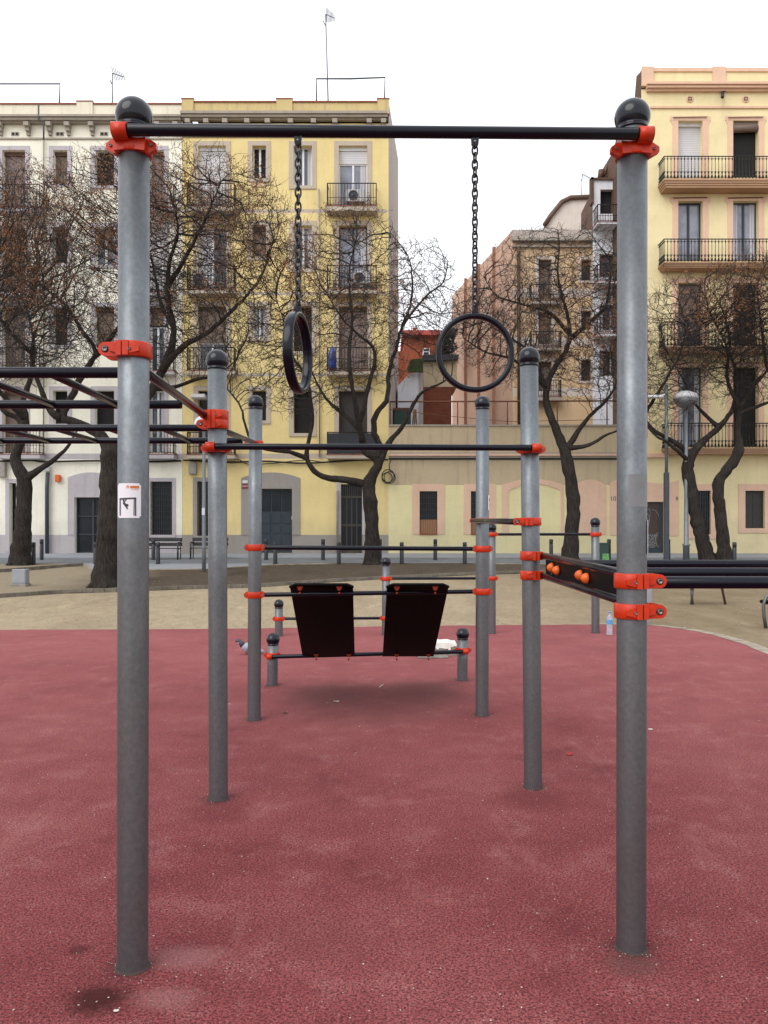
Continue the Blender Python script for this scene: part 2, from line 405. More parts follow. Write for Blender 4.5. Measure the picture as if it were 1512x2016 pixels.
    def sphere(s, c, r, n=20, m=12, mi=0, sq=(1, 1, 1)):
        vs = []; fs = []
        for i in range(m + 1):
            th = math.pi * i / m
            for j in range(n):
                a = 2 * math.pi * j / n
                vs.append((c[0] + r * sq[0] * math.sin(th) * math.cos(a), c[1] + r * sq[1] * math.sin(th) * math.sin(a), c[2] + r * sq[2] * math.cos(th)))
        for i in range(m):
            for j in range(n): fs.append((i * n + j, (i + 1) * n + j, (i + 1) * n + (j + 1) % n, i * n + (j + 1) % n))
        return s.add(vs, fs, mi, True)
    def build(s, name, mats, parent=None, label=None):
        me = bpy.data.meshes.new(name); off = rootloc(parent)
        me.from_pydata([(v[0] - off.x, v[1] - off.y, v[2] - off.z) for v in s.v], [], s.f)
        if not isinstance(mats, (list, tuple)): mats = [mats]
        for m in mats: me.materials.append(m)
        me.polygons.foreach_set('material_index', s.m); me.polygons.foreach_set('use_smooth', s.sm)
        me.validate(); me.update()
        o = bpy.data.objects.new(name, me); COL.objects.link(o); o.parent = parent
        if label: o['label'] = label
        return o
def tag(o, label=None, cat=None, group=None, kind=None):
    if label: o['label'] = label
    if cat: o['category'] = cat
    if group: o['group'] = group
    if kind: o['kind'] = kind
    return o
def thing(name, loc, label, cat, group=None):
    o = bpy.data.objects.new(name, None); COL.objects.link(o); o.location = loc; o.empty_display_size = .2
    return tag(o, label, cat, group)
def textmesh(txt, size, origin, xdir=(1, 0, 0), ydir=(0, 0, 1)):
    cu = bpy.data.curves.new('t', 'FONT'); cu.body = txt; cu.size = size; cu.align_x = 'CENTER'; cu.align_y = 'CENTER'
    ob = bpy.data.objects.new('t', cu); COL.objects.link(ob); bpy.context.view_layer.update()
    me = bpy.data.meshes.new_from_object(ob)
    o = Vector(origin); xd = Vector(xdir); yd = Vector(ydir)
    vs = [o + xd * v.co.x + yd * v.co.y for v in me.vertices]; fs = [tuple(p.vertices) for p in me.polygons]
    bpy.data.objects.remove(ob); bpy.data.curves.remove(cu); bpy.data.meshes.remove(me)
    return vs, fs
# ================================================================ GROUND
xs = sorted(set([-700, -300, -120, -60] + list(range(-40, 41, 2)) + [60, 120, 300, 700]))
ys = sorted(set([-300, -60, -10, 0, 5, 10, 13] + [14 + i * .5 for i in range(45)] + [40, 50, 60, 120, 300, 700]))
g = MB(); rr = random.Random(1)
for y in ys:
    for x in xs:
        g.v.append((x, y, tz(y)))
for j in range(len(ys) - 1):
    for i in range(len(xs) - 1):
        a = j * len(xs) + i; g.f.append((a, a + 1, a + 1 + len(xs), a + len(xs))); g.m.append(0); g.sm.append(True)
tag(g.build('ground', M['sand']), 'pale sandy ground of the square', kind='structure')
EDGE = [(-900, 1300), (-500, 1262), (-200, 1247), (0, 1240), (250, 1239), (500, 1237), (750, 1233), (1000, 1230.5), (1150, 1229.5), (1230, 1230), (1300, 1233), (1380, 1245), (1450, 1264), (1512, 1289), (1600, 1335), (1720, 1430), (1900, 1700)]
def smoothline(pts, k=6):
    out = []; n = len(pts)
    for i in range(n - 1):
        p0 = Vector(pts[max(i - 1, 0)]); p1 = Vector(pts[i]); p2 = Vector(pts[i + 1]); p3 = Vector(pts[min(i + 2, n - 1)])
        for j in range(k):
            t = j / k
            out.append(.5 * ((2 * p1) + (p2 - p0) * t + (2 * p0 - 5 * p1 + 4 * p2 - p3) * t * t + (3 * p1 - p0 - 3 * p2 + p3) * t ** 3))
    out.append(Vector(pts[-1])); return out
ew = [Vector((X(px, dep(py, True)), dep(py, True))) for px, py in EDGE]
ew = smoothline(ew, 6)
ew = [Vector((p.x + rr.uniform(-.02, .02), p.y + rr.uniform(-.02, .02))) for p in ew]
m = MB(); n = len(ew)
poly = [(p.x, p.y, 0) for p in ew] + [(6, -3, 0), (-12, -3, 0)]
m.add(poly, [tuple(range(len(poly)))[::-1]])
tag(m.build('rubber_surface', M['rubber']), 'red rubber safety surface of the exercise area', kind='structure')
m = MB()
for i in range(n - 1):
    a, b = ew[i], ew[i + 1]; d = (b - a).normalized(); nn = Vector((-d.y, d.x))
    w = .10 if a.x < 3.5 else .22
    for q0, q1, zz in ((0, w, .004),):
        A, B = a + nn * q0, b + nn * q0; A2, B2 = a + nn * q1, b + nn * q1
        m.add([(A.x, A.y, zz), (B.x, B.y, zz), (B2.x, B2.y, -.004), (A2.x, A2.y, -.004)], [(0, 1, 2, 3)])
tag(m.build('path_edging', M['edge']), 'pale edging strip around the red surface', kind='structure')
# soil bed behind the kerb
KERB = [(-500, 1200), (-200, 1186), (0, 1177), (120, 1169), (230, 1166), (380, 1160), (500, 1157), (600, 1150), (700, 1143.5), (830, 1137), (940, 1132), (1040, 1129), (1150, 1127), (1300, 1128), (1500, 1132), (1800, 1140)]
PEDGE = [(-500, 1113), (-200, 1112.5), (0, 1112), (120, 1112), (165, 1113), (175, 1121.5), (230, 1123), (385, 1122), (480, 1117), (560, 1112.5), (700, 1110.5), (830, 1110), (940, 1111), (1040, 1111.5), (1150, 1112), (1300, 1112), (1500, 1112), (1800, 1112)]
def interp(L, px):
    for (a, ya), (b, yb) in zip(L, L[1:]):
        if px <= b: return ya + (yb - ya) * (px - a) / (b - a)
    return L[-1][1]
m = MB(); NX, NY = 150, 14; cols = []
from mathutils import noise as mn
for i in range(NX + 1):
    px = -500 + 2300 * i / NX; k = dep(interp(KERB, px)); e = dep(interp(PEDGE, px))
    for j in range(NY + 1):
        t = j / NY; D = k + (e - k) * t
        xx = X(px, k + (e - k) * t)
        z = tz(D) + .012 + .10 * math.sin(math.pi * t) * (.6 + .8 * mn.noise(Vector((xx * .3, D * .3, 0)))) + .02 * mn.noise(Vector((xx * 2, D * 2, 3)))
        m.v.append((xx, D, z))
for i in range(NX):
    for j in range(NY):
        a = i * (NY + 1) + j; m.f.append((a, a + NY + 1, a + NY + 2, a + 1)); m.m.append(0); m.sm.append(True)
tag(m.build('soil_bed', M['soil']), 'dark bare soil bed under the trees', kind='structure')
def kerbline(name, L, h, w, mat, label):
    m = MB(); pts = smoothline([G(px, py).to_2d().to_3d() for px, py in L], 5)
    for a, b in zip(pts, pts[1:]):
        d = Vector((b.x - a.x, b.y - a.y, 0)).normalized(); nn = Vector((-d.y, d.x, 0)) * w
        d0 = d * .006
        za, zb = tz(a.y), tz(b.y)
        a2, b2 = a + d0, b - d0
        q = [a2, b2, b2 + nn, a2 + nn]
        vs = [(p.x, p.y, zz - .1) for p, zz in zip(q, (za, zb, zb, za))] + [(p.x, p.y, zz + h) for p, zz in zip(q, (za, zb, zb, za))]
        m.add(vs, [(0, 3, 2, 1), (4, 5, 6, 7), (0, 1, 5, 4), (1, 2, 6, 5), (2, 3, 7, 6), (3, 0, 4, 7)])
    return tag(m.build(name, mat), label, kind='structure')
kerbline('kerb', KERB, .09, .14, M['kerb'], 'low stone kerb edging the soil bed')
kerbline('kerb', [(-300, 1140), (-100, 1134), (0, 1129), (80, 1123), (164, 1116)], .14, .14, M['kerb'], 'raised planter kerb at the left')
kerbline('kerb', [(-700, 1112.5)] + [(p[0], p[1] - .6) for p in PEDGE[1:]], .03, .12, M['edge'], 'flush pale kerb of the pavement')
m = MB()
for i in range(NX):
    v = []
    for ii in (i, i + 1):
        px = -700 + 2700 * ii / NX; e = dep(interp(PEDGE, px) - .5) + .1
        v.append((X(px, e), e))
    (x0, y0), (x1, y1) = v
    prev = None
    for k in range(9):
        t = k / 8; ya = y0 + (36.2 - y0) * t; yb = y1 + (36.2 - y1) * t
        row = ((x0, ya, tz(ya) + .02), (x1 if k else x1, yb, tz(yb) + .02))
        if prev: m.add([prev[0], prev[1], row[1], row[0]], [(0, 1, 2, 3)])
        prev = row
# keep the sheet wide at the back
tag(m.build('pavement', M['pave']), 'grey paved footway in front of the facades', kind='structure')
m = MB(); Da, Db = dep(1110.5), dep(1099)
ks = [Da + (Db - Da) * i / 6 for i in range(7)]
for a, b in zip(ks, ks[1:]): m.add([(-30, a, tz(a) + .026), (40, a, tz(a) + .026), (40, b, tz(b) + .026), (-30, b, tz(b) + .026)], [(0, 1, 2, 3)])
tag(m.build('road', M['road']), 'narrow asphalt lane between the bollards', kind='structure')
# ================================================================ EXERCISE RIG
def ring(m, c, r0, r1, h, n=28, mi=0):
    m.lathe(c, [(r0, -h / 2), (r1 - .003, -h / 2), (r1, -h / 2 + .004), (r1, h / 2 - .004), (r1 - .003, h / 2), (r0, h / 2)], n, mi)
def bolt(m, c, r, mi=1, ax=(0, -1, 0)):
    m.lathe(c, [(r, 0), (r, .005), (r * .75, .007), (r * .7, .003), (.0, .003)], 14, mi, ax)
def hexlug(m, x, y, z, s, th=.012, L=.034, hh=.026):
    m.prism([(x, z - hh), (x + s * L * .35, z - hh * .95), (x + s * L, z - hh * .35), (x + s * L, z + hh * .35), (x + s * L * .45, z + hh * .95), (x, z + hh)][::s], y - th, y + th)
class Post:
    def __init__(s, rig, px, pbase, ptop_px, ptop, r=.057, caprad=.069, base_z=0, D=None):
        s.rig = rig; D = dep(pbase, True) if D is None else D; s.D = D; s.r = r
        s.b = Vector((X(px, D), D, base_z)); ztop = Z(ptop, D); s.t = Vector((X(ptop_px, D), D, ztop - caprad * 1.75))
        m = MB(); m.tube([s.b - Vector((0, 0, .05)), s.b, (s.b + s.t) / 2, s.t], r, 40)
        m.lathe(s.b + Vector((0, 0, .001)), [(r + .012, -.004), (r + .006, .003), (r - .001, .006)], 30, 1)
        s.o = m.build('post', [M['galv'], M['grime']], rig)
        m = MB(); c = s.t + Vector((0, 0, caprad * .75)); prof = [(r + .002, -caprad * .80), (r + .003, -caprad * .62)]
        a0 = math.asin(.62)
        for i in range(15):
            a = -a0 + (math.pi / 2 + a0) * i / 14; prof.append((max(caprad * math.cos(a), .00001), caprad * math.sin(a)))
        m.lathe(c, prof, 32); m.build('cap', M['cap'], s.o)
    def at(s, z):
        t = (z - s.b.z) / (s.t.z - s.b.z); return s.b + (s.t - s.b) * t
    def zpy(s, py, dd=0): return Z(py, s.D + dd)
def sideclamp(p, z, s, lug=.118, h=.056):
    c = p.at(z); m = MB(); r = p.r
    ring(m, c, r, r + .011, h)
    hh = h / 2 - .001; pts = [(c.x + s * .02, z - hh)]
    rr_ = hh * .96; ex = c.x + s * (lug - rr_)
    for i in range(9):
        a = -math.pi / 2 + math.pi * i / 8; pts.append((ex + s * rr_ * math.cos(a), z + rr_ * math.sin(a)))
    pts.append((c.x + s * .02, z + hh))
    for yy in (c.y - .046, c.y + .022):
        m.prism(pts[::s], yy, yy + .022)
    # bulged split ears on the front
    for k, (x0, x1) in enumerate(((-.002, .0200), (.0255, .045))):
        m.prism([(c.x + s * x0, z - hh), (c.x + s * x1, z - hh), (c.x + s * x1, z + hh), (c.x + s * x0, z + hh)][::s], c.y - r - .019 + .004 * k, c.y - r * .6)
    m.prism([(c.x + s * -.040, z - hh * .45), (c.x + s * -.003, z - hh * .75), (c.x + s * -.003, z + hh * .6), (c.x + s * -.040, z + hh * .2)][::s], c.y - r - .0145, c.y - r * .7)
    m.prism([(c.x + s * .046, z - hh * .6), (c.x + s * .075, z - hh * .3), (c.x + s * .075, z + hh * .5), (c.x + s * .046, z + hh * .7)][::s], c.y - .056, c.y - .04)
    bolt(m, (c.x - s * .006, c.y - r - .0135, z - hh * .15), .006)
    bolt(m, (ex, c.y - .0455, z), .0105); m.lathe((ex, c.y - .0457, z), [(.0135, 0), (.0135, .002), (.0102, .0025)], 18, 2, (0, -1, 0))
    m.build('clamp', [M['orange'], M['bolt'], M['cap']], p.o); return Vector((ex, c.y, z))
def frontclamp(p, z, s, slz=None):
    """ring with hexagonal lugs and a horizontal socket in front, bar leaves towards s"""
    c = p.at(z); r = p.r; m = MB(); slz = z + .022 if slz is None else slz
    ring(m, c, r, r + .010, .046)
    for q in (-1, 1):
        hexlug(m, c.x + q * (r - .006), c.y - .026, z, q, .013, .042, .027)
        m.prism([(c.x + q * .02, z - .022), (c.x + q * .056, z - .026), (c.x + q * .060, z + .022), (c.x + q * .02, z + .018)][::q], c.y - r - .006, c.y - .02)
        bolt(m, (c.x + q * (r + .018), c.y - .039, z + .002), .006)
    sx0 = c.x - s * .052; sx1 = c.x + s * .003
    yb = c.y - r - .030
    m.tube([(sx0, yb, slz), (sx1, yb, slz)], .0275, 20)
    m.box(min(sx0, sx1), max(sx0, sx1), yb + .004, c.y - r + .01, slz - .030, slz + .010)
    m.build('clamp', [M['orange'], M['bolt']], p.o); return Vector((sx1, yb, slz))
def ovalclamp(p, z, w=.088, h=.058):
    c = p.at(z); r = p.r; m = MB(); ring(m, c, r, r + .009, h * .92); a = h / 2
    m.prism([(c.x - w, z - a * .35), (c.x - w + .022, z - a), (c.x + w - .022, z - a), (c.x + w, z - a * .35), (c.x + w, z + a * .35), (c.x + w - .022, z + a), (c.x - w + .022, z + a), (c.x - w, z + a * .35)], c.y - .034, c.y + .034)
    for q in (-1, 1): bolt(m, (c.x + q * (w - .014), c.y - .0345, z), .008)
    m.build('clamp', [M['orange'], M['bolt']], p.o); return c
def bar(rig, a, b, r=.0215, name='bar', n=20, label=None):
    m = MB(); a = Vector(a); b = Vector(b); d = (b - a).normalized()
    m.tube([a - d * .0, a + d * .004, b - d * .004, b], [r * .9, r, r, r * .9], n); return m.build(name, M['black'], rig, label)
rig = thing('exercise_frame', (0, 5, 0), 'large galvanised calisthenics frame with orange clamps, black bars and inclined sit-up boards', 'exercise frame')
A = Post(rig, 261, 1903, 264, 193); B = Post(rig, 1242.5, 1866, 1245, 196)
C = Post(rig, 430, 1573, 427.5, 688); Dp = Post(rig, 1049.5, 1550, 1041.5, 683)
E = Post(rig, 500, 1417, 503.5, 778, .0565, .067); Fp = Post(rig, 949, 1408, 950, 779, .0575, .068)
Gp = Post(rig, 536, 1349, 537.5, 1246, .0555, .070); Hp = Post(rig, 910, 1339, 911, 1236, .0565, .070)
# high bar with the rings
zb = Z(255.5, A.D - .087); zb2 = Z(263.5, B.D - .087)
a = frontclamp(A, zb - .036, 1, zb); b = frontclamp(B, zb2 - .036, -1, zb2)
bar(rig, a, b, .0222, n=28)
# C-D bar
z1 = Z(879, C.D - .087); z2 = Z(881.5, Dp.D - .087)
a = frontclamp(C, z1 - .006, 1, z1); b = frontclamp(Dp, z2 - .006, -1, z2); bar(rig, a, b, .0195)
# E-F bars
for ya, yb_ in ((1078, 1080.5), (1171, 1164.5)):
    a = ovalclamp(E, E.zpy(ya)); b = ovalclamp(Fp, Fp.zpy(yb_)); bar(rig, a + Vector((.07, 0, 0)), b - Vector((.07, 0, 0)), .0195)
lowbar_a, lowbar_b = a, b
za = Z(1293, Gp.D - .087); zb_ = Z(1283, Hp.D - .087)
a = frontclamp(Gp, za + .008, 1, za); b = frontclamp(Hp, zb_ + .008, -1, zb_); bar(rig, a, b, .0215); lb_a, lb_b = a, b
# monkey bars to the left
zc = A.zpy(692); la = sideclamp(A, zc, -1)
lc = sideclamp(C, C.zpy(818), -1, .10, .058); lc2 = sideclamp(C, C.zpy(836), -1, .118, .056)
railA = (Vector((-1.00, A.D + .02, zc)), Vector((lc.x - .0, C.D + .0, lc.z)))
bar(rig, railA[0], railA[1] + Vector((.0, -.02, 0)), .021, 'rail')
ze = E.zpy(874)
sideclamp(E, ze, -1, .09, .05)
railC = (Vector((-1.06, C.D + .05, lc2.z)), Vector((-1.09, E.D, ze)))
bar(rig, railC[0], railC[1], .021, 'rail')
zr = zc
for D0, D1, x0, sp in ((3.46, 4.35, -1.42, .345), (5.37, 6.15, -1.464, .355)):
    for D in (D0, D1):
        xe = -1.05 - .05 * (D - 3) / 2 if D < 5 else -1.07
        bar(rig, (-3.6, D, zr + .0), (xe, D, zr), .0235, 'rail')
    for k in range(6):
        bar(rig, (x0 - sp * k, D0, zr - .004), (x0 - sp * k, D1, zr - .004), .0175, 'rung')
# D-F bar
zf = Fp.zpy(1025); ld = sideclamp(Dp, Dp.zpy(1027), -1, .115, .05)
sideclamp(Fp, zf, -1, .11, .045)
bar(rig, (ld.x - .005, ld.y, ld.z), (Fp.at(zf).x - .088, Fp.D - .0, zf), .0205, 'rail')
# D-B climbing board
lt = sideclamp(Dp, Dp.zpy(1094), 1, .085, .056); ll = sideclamp(Dp, Dp.zpy(1132), 1, .085, .056)
bt = sideclamp(B, B.zpy(1143), 1, .122, .058); bl = sideclamp(B, B.zpy(1202), 1, .122, .058)
pt0 = Vector((Dp.at(1.4).x + .068, Dp.D - .02, lt.z)); pt1 = Vector((bt.x - .005, B.D + .02, bt.z))
pl0 = Vector((pt0.x, pt0.y, ll.z)); pl1 = Vector((pt1.x, pt1.y, bl.z))
bar(rig, pt0, pt1, .0225, 'rail'); bar(rig, pl0, pl1, .0225, 'rail')
m = MB()
i0, i1 = .07, .93
def lp(a, b, t): return a + (b - a) * t
q = [lp(pl0, pl1, i0), lp(pl0, pl1, i1), lp(pt0, pt1, i1), lp(pt0, pt1, i0)]
side = Vector((-.009, 0, 0))
vs = [p - side for p in q] + [p + side for p in q]
m.add(vs, [(0, 1, 2, 3), (7, 6, 5, 4), (0, 4, 5, 1), (1, 5, 6, 2), (2, 6, 7, 3), (3, 7, 4, 0)])
for t in (0.16, .84):
    for zz in (.25, .75):
        c0 = lp(lp(pl0, pl1, t), lp(pt0, pt1, t), zz); bolt(m, c0 + Vector((-.01, 0, 0)), .008, 1, (-1, 0, 0))
pan = m.build('climbing_board', [M['board'], M['bolt']], rig)
for tpx in (1088, 1098, 1144, 1156):
    best = min(range(101), key=lambda i: abs((lambda p: p.x * F / p.y + CX)(lp(lp(pl0, pl1, i / 100), lp(pt0, pt1, i / 100), .5)) - tpx - 5))
    t = best / 100; c0 = lp(lp(pl0, pl1, t), lp(pt0, pt1, t), .56 if tpx in (1088, 1144) else .5) + Vector((-.011, 0, 0))
    m = MB(); m.lathe(c0, [(.026, 0), (.028, .006), (.025, .018), (.017, .030), (.006, .036), (.0001, .037)], 20, 0, (-1, 0, 0)); m.build('hand_hold', M['hold'], pan)
# low pipes to the right
zp = Z(1140, 3.3)
for D in (3.3, 4.03, 5.02):
    zq = H - .232 + .012
    bar(rig, (lp(pt0, pt1, (Dp.D - D) / (Dp.D - B.D) if D < 5.1 else 0).x if D < 5.1 else .98, D, zq + .0), (3.6, D, zq), .0255, 'rail')
# orange fin behind the right post
m = MB(); c = B.at(2.3); D = B.D + .10
m.box(X(1266, D), X(1275.2, D), D, D + .012, Z(800, D), Z(603, D)); 
m.prism([(X(1258, D), Z(836, D)), (X(1266, D), Z(856, D)), (X(1275, D), Z(862, D)), (X(1275, D), Z(812, D)), (X(1267, D), Z(815, D))], D, D + .012)
m.build('bracket', M['orange'], B.o)
# boards
def sitboard(x0, x1, n):
    zt = lowbar_a.z; D0 = E.D
    top = Vector((0, D0 - .04, Z(1157.5, D0 - .04))); bot = Vector((0, lb_a.y + .03, (lb_a.z + lb_b.z) / 2 - .035))
    ax = (bot - top); L = ax.length; ax.normalize(); up = Vector((0, -ax.z, ax.y)); 
    if up.z < 0: up = -up
    m = MB(); ch = .05; W = x1 - x0
    outl = [(0 + ch, 0), (W - ch, 0), (W, ch * .9), (W, L), (0, L), (0, ch * .9)]
    off = up * .030
    vs = []
    for h_ in (0, .016):
        for u, v in outl: vs.append(Vector((x0 + u - .04 * v / L, 0, 0)) + top + ax * v + off + up * h_)
    k = len(outl)
    m.add(vs, [tuple(range(k)), tuple(range(2 * k - 1, k - 1, -1))] + [(i, i + k, (i + 1) % k + k, (i + 1) % k) for i in range(k)])
    # rim lip
    m.tube([vs[5], vs[0], vs[1], vs[2]], .012, 8)
    bo = m.build('sit_up_board', M['board'], rig)
    for u in (.16, .78):
        for v, z_ in ((.055, 0), (L - .05, 1)):
            m = MB(); c0 = Vector((x0 + W * u + (.0 if v < .5 else .02), 0, 0)) + top + ax * v + off
            m.prism([(c0.x - .027, c0.z + .012), (c0.x - .012, c0.z - .022), (c0.x + .012, c0.z - .022), (c0.x + .027, c0.z + .012), (c0.x + .014, c0.z + .020), (c0.x - .014, c0.z + .020)][::-1], c0.y - .018 - (.02 if v < .5 else .0), c0.y + .0)
            m.tube([(c0.x, c0.y - .03, c0.z - .045), (c0.x, c0.y - .0, c0.z - .045)], .009, 10)
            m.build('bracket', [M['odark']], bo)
xb = lambda px: X(px, 6.95)
sitboard(xb(570), xb(695), 0); sitboard(xb(762), xb(884), 1)
# instruction plate on A
def curved(m, p, rad, rects, mi, zc_):
    for (u0, v0, u1, v1) in rects:
        n = max(1, int(abs(u1 - u0) / .006)); 
        for i in range(n):
            a0 = (u0 + (u1 - u0) * i / n) / rad; a1 = (u0 + (u1 - u0) * (i + 1) / n) / rad
            cc = p.at(zc_)
            f_ = lambda a, v: (cc.x + rad * math.sin(a), cc.y - rad * math.cos(a), zc_ + v)
            m.add([f_(a0, v0), f_(a1, v0), f_(a1, v1), f_(a0, v1)], [(0, 1, 2, 3)], mi, True)
def curvline(m, p, rad, a, b, w, mi, zc_):
    a = Vector(a); b = Vector(b); d = (b - a); nn = Vector((-d.y, d.x)).normalized() * w / 2; cc = p.at(zc_)
    f_ = lambda q: (cc.x + rad * math.sin(q.x / rad), cc.y - rad * math.cos(q.x / rad), zc_ + q.y)
    k = max(1, int((b - a).length / .006))
    for i in range(k):
        u, v = a + (b - a) * (i / k), a + (b - a) * ((i + 1) / k); m.add([f_(u - nn), f_(v - nn), f_(v + nn), f_(u + nn)], [(0, 1, 2, 3)], mi)
def plate(p, py, w, h, u0, label):
    zc_ = p.zpy(py, -.06); m = MB(); rd = p.r
    c_ = .006
    curved(m, p, rd + .0022, [(u0 + c_, -h / 2, u0 + w - c_, h / 2), (u0, -h / 2 + c_, u0 + c_, h / 2 - c_), (u0 + w - c_, -h / 2 + c_, u0 + w, h / 2 - c_)], 0, zc_)
    r2 = rd + .0034; L = lambda a, b, w_, mi=1: curvline(m, p, r2, (u0 + a[0] * w, h / 2 - a[1] * h), (u0 + b[0] * w, h / 2 - b[1] * h), w_, mi, zc_)
    # orange logo block and frame logo
    curved(m, p, r2, [(u0 + .60 * w, h / 2 - .145 * h, u0 + .93 * w, h / 2 - .075 * h)], 2, zc_)
    L((.62, .18), (.92, .18), .0012, 2)
    L((.45, .10), (.57, .10), .003, 2); L((.48, .07), (.54, .07), .003, 2); L((.48, .10), (.46, .15), .002, 2); L((.54, .10), (.56, .15), .002, 2)
    for k, gl in enumerate(('M', 'E', 'C', 'O')):
        x_ = .64 + k * .075
        for s_ in {'M': ((0, 1, 0, 0), (0, 0, .5, .6), (.5, .6, 1, 0), (1, 0, 1, 1)), 'E': ((0, 0, 0, 1), (0, 0, 1, 0), (0, .5, 1, .5), (0, 1, 1, 1)), 'C': ((1, 0, 0, 0), (0, 0, 0, 1), (0, 1, 1, 1)), 'O': ((0, 0, 1, 0), (1, 0, 1, 1), (1, 1, 0, 1), (0, 1, 0, 0))}[gl]:
            curvline(m, p, r2 + .0008, (u0 + (x_ + s_[0] * .045) * w, h / 2 - (.085 + s_[1] * .05) * h), (u0 + (x_ + s_[2] * .045) * w, h / 2 - (.085 + s_[3] * .05) * h), .0011, 3, zc_)
    # drawing of a person on monkey bars
    L((.13, .44), (.80, .42), .003); L((.14, .465), (.80, .445), .002)
    L((.15, .43), (.15, .93), .003); L((.19, .43), (.19, .93), .002); L((.75, .41), (.74, .93), .003); L((.80, .41), (.80, .94), .004)
    L((.33, .55), (.46, .66), .009); L((.34, .54), (.30, .44), .003); L((.37, .54), (.46, .47), .003); L((.46, .47), (.40, .44), .003)
    L((.46, .62), (.53, .62), .006); L((.53, .62), (.47, .68), .004); L((.41, .62), (.50, .74), .005)
    L((.335, .50), (.375, .50), .008)
    return m.build('instruction_plate', [M['white'], M['print'], M['porange'], M['porange2']], p.o, label)
plate(A, 985.5, .098, .128, -.0525, 'white instruction plate with a figure hanging from monkey bars')
m = MB(); curved(m, B, B.r + .001, [(-.032, -.0625, .09, .0625)], 0, B.zpy(967)); m.build('sticker', M['sticker'], B.o)
def sideplate(p, py, u0, w, h):
    m = MB(); zc_ = p.zpy(py); curved(m, p, p.r + .004, [(u0, -h / 2, u0 + w, h / 2)], 0, zc_)
    curved(m, p, p.r + .0052, [(u0 + w * .2, h * .1, u0 + w * .8, h * .3), (u0 + w * .3, -h * .3, u0 + w * .5, -h * .05)], 1, zc_); m.build('instruction_plate', [M['white'], M['print']], p.o)
sideplate(B, 1057, .060, .10, .132); sideplate(Fp, 990, .048, .10, .13)
# ---------------------------------------------------------------- rear low rig
rig2 = thing('low_bar_station', (0, 12.5, 0), 'far low bar station of four short galvanised posts at the edge of the red surface', 'exercise frame')
I1 = Post(rig2, 549, 1252, 549, 1180, .060, .074); I2 = Post(rig2, 759.5, 1250, 760, 1097, .060, .074)
I3 = Post(rig2, 968.5, 1247, 968, 1030, .060, .074); I4 = Post(rig2, 1172.5, 1246, 1172, 1019, .062, .078)
def join(p, q, ya, yb):
    a = ovalclamp(p, p.zpy(ya), .095, .066); b = ovalclamp(q, q.zpy(yb), .095, .066); bar(rig2, a + Vector((.08, 0, 0)), b - Vector((.08, 0, 0)), .022)
join(I1, I2, 1218, 1217); join(I2, I3, 1139, 1138.5); join(I3, I4, 1052, 1052)
# ---------------------------------------------------------------- rings on chains
def ring_on_chain(px, tilt, band, label):
    Db_ = A.D - .087 + (B.D - A.D) * (px - 262) / 981
    zt = Z(256 + 8 * (px - 262) / 981, Db_); x = X(px, Db_)
    t = thing('gym_ring', (x, Db_, zt), label, 'gym ring', 'gym rings hanging on chains')
    m = MB(); m.prism([(x - .015, zt - .018), (x - .013, zt - .045), (x, zt - .052), (x + .013, zt - .045), (x + .015, zt - .018)][::-1], Db_ - .008, Db_ + .008); 
    m.lathe((x, Db_ - .008, zt - .036), [(.006, 0), (.006, .004), (.001, .005)], 10, 1, (0, -1, 0)); m.build('hanger', [M['cap'], M['bolt']], t)
    Rr = .1490; zc_ = Z(695, Db_); ztop = zc_ + Rr + .02
    m = MB(); z = zt - .040; k = 0; p = .0262; rl, rw, wr = .0195, .0105, .0038
    n = int((z - ztop) / p)
    p = (z - ztop) / n
    for i in range(n + 1):
        zz = z - i * p; horiz = (i % 2); tw = .25 + i * .02 + tilt * 0
        dx, dy = (math.cos(tw), math.sin(tw)) if horiz else (-math.sin(tw), math.cos(tw))
        pts = []
        for j in range(14):
            a_ = 2 * math.pi * j / 14; u = rw * math.cos(a_); v = math.copysign(abs(math.sin(a_)) ** .8, math.sin(a_)) * rl
            pts.append((x + dx * u, Db_ + dy * u, zz + v))
        m.tube(pts, wr, 6, 0, closed=True)
    m.build('chain', M['chain'], t)
    m = MB(); ct, st = math.cos(tilt), math.sin(tilt); prof = []
    hw = band / 2; th = .0105
    for j in range(16):
        a_ = 2 * math.pi * j / 16; u = math.copysign(abs(math.cos(a_)) ** .55, math.cos(a_)); v = math.copysign(abs(math.sin(a_)) ** .7, math.sin(a_)); prof.append((Rr - th + th * v, u * hw))
    vs = []; NN = 72
    for i in range(NN):
        a_ = 2 * math.pi * i / NN; dirv = Vector((math.cos(a_) * ct, math.cos(a_) * st, math.sin(a_))); axv = Vector((-st, ct, 0))
        for r_, w_ in prof: vs.append(Vector((x, Db_, zc_)) + dirv * r_ + axv * w_)
    fs = [(i * 16 + j, ((i + 1) % NN) * 16 + j, ((i + 1) % NN) * 16 + (j + 1) % 16, i * 16 + (j + 1) % 16) for i in range(NN) for j in range(16)]
    m.add(vs, fs, 0, True)
    m.prism([(x - .012, zc_ + Rr - .006), (x + .012, zc_ + Rr - .006), (x + .010, zc_ + Rr + .018), (x, zc_ + Rr + .025), (x - .010, zc_ + Rr + .018)], Db_ - .008, Db_ + .008)
    m.build('ring', M['black'], t)
ring_on_chain(587, R(90 - 9.5), .038, 'left black gym ring on a chain, turned nearly edge on')
ring_on_chain(935, R(4), .034, 'right black gym ring on a chain, seen as a full circle')
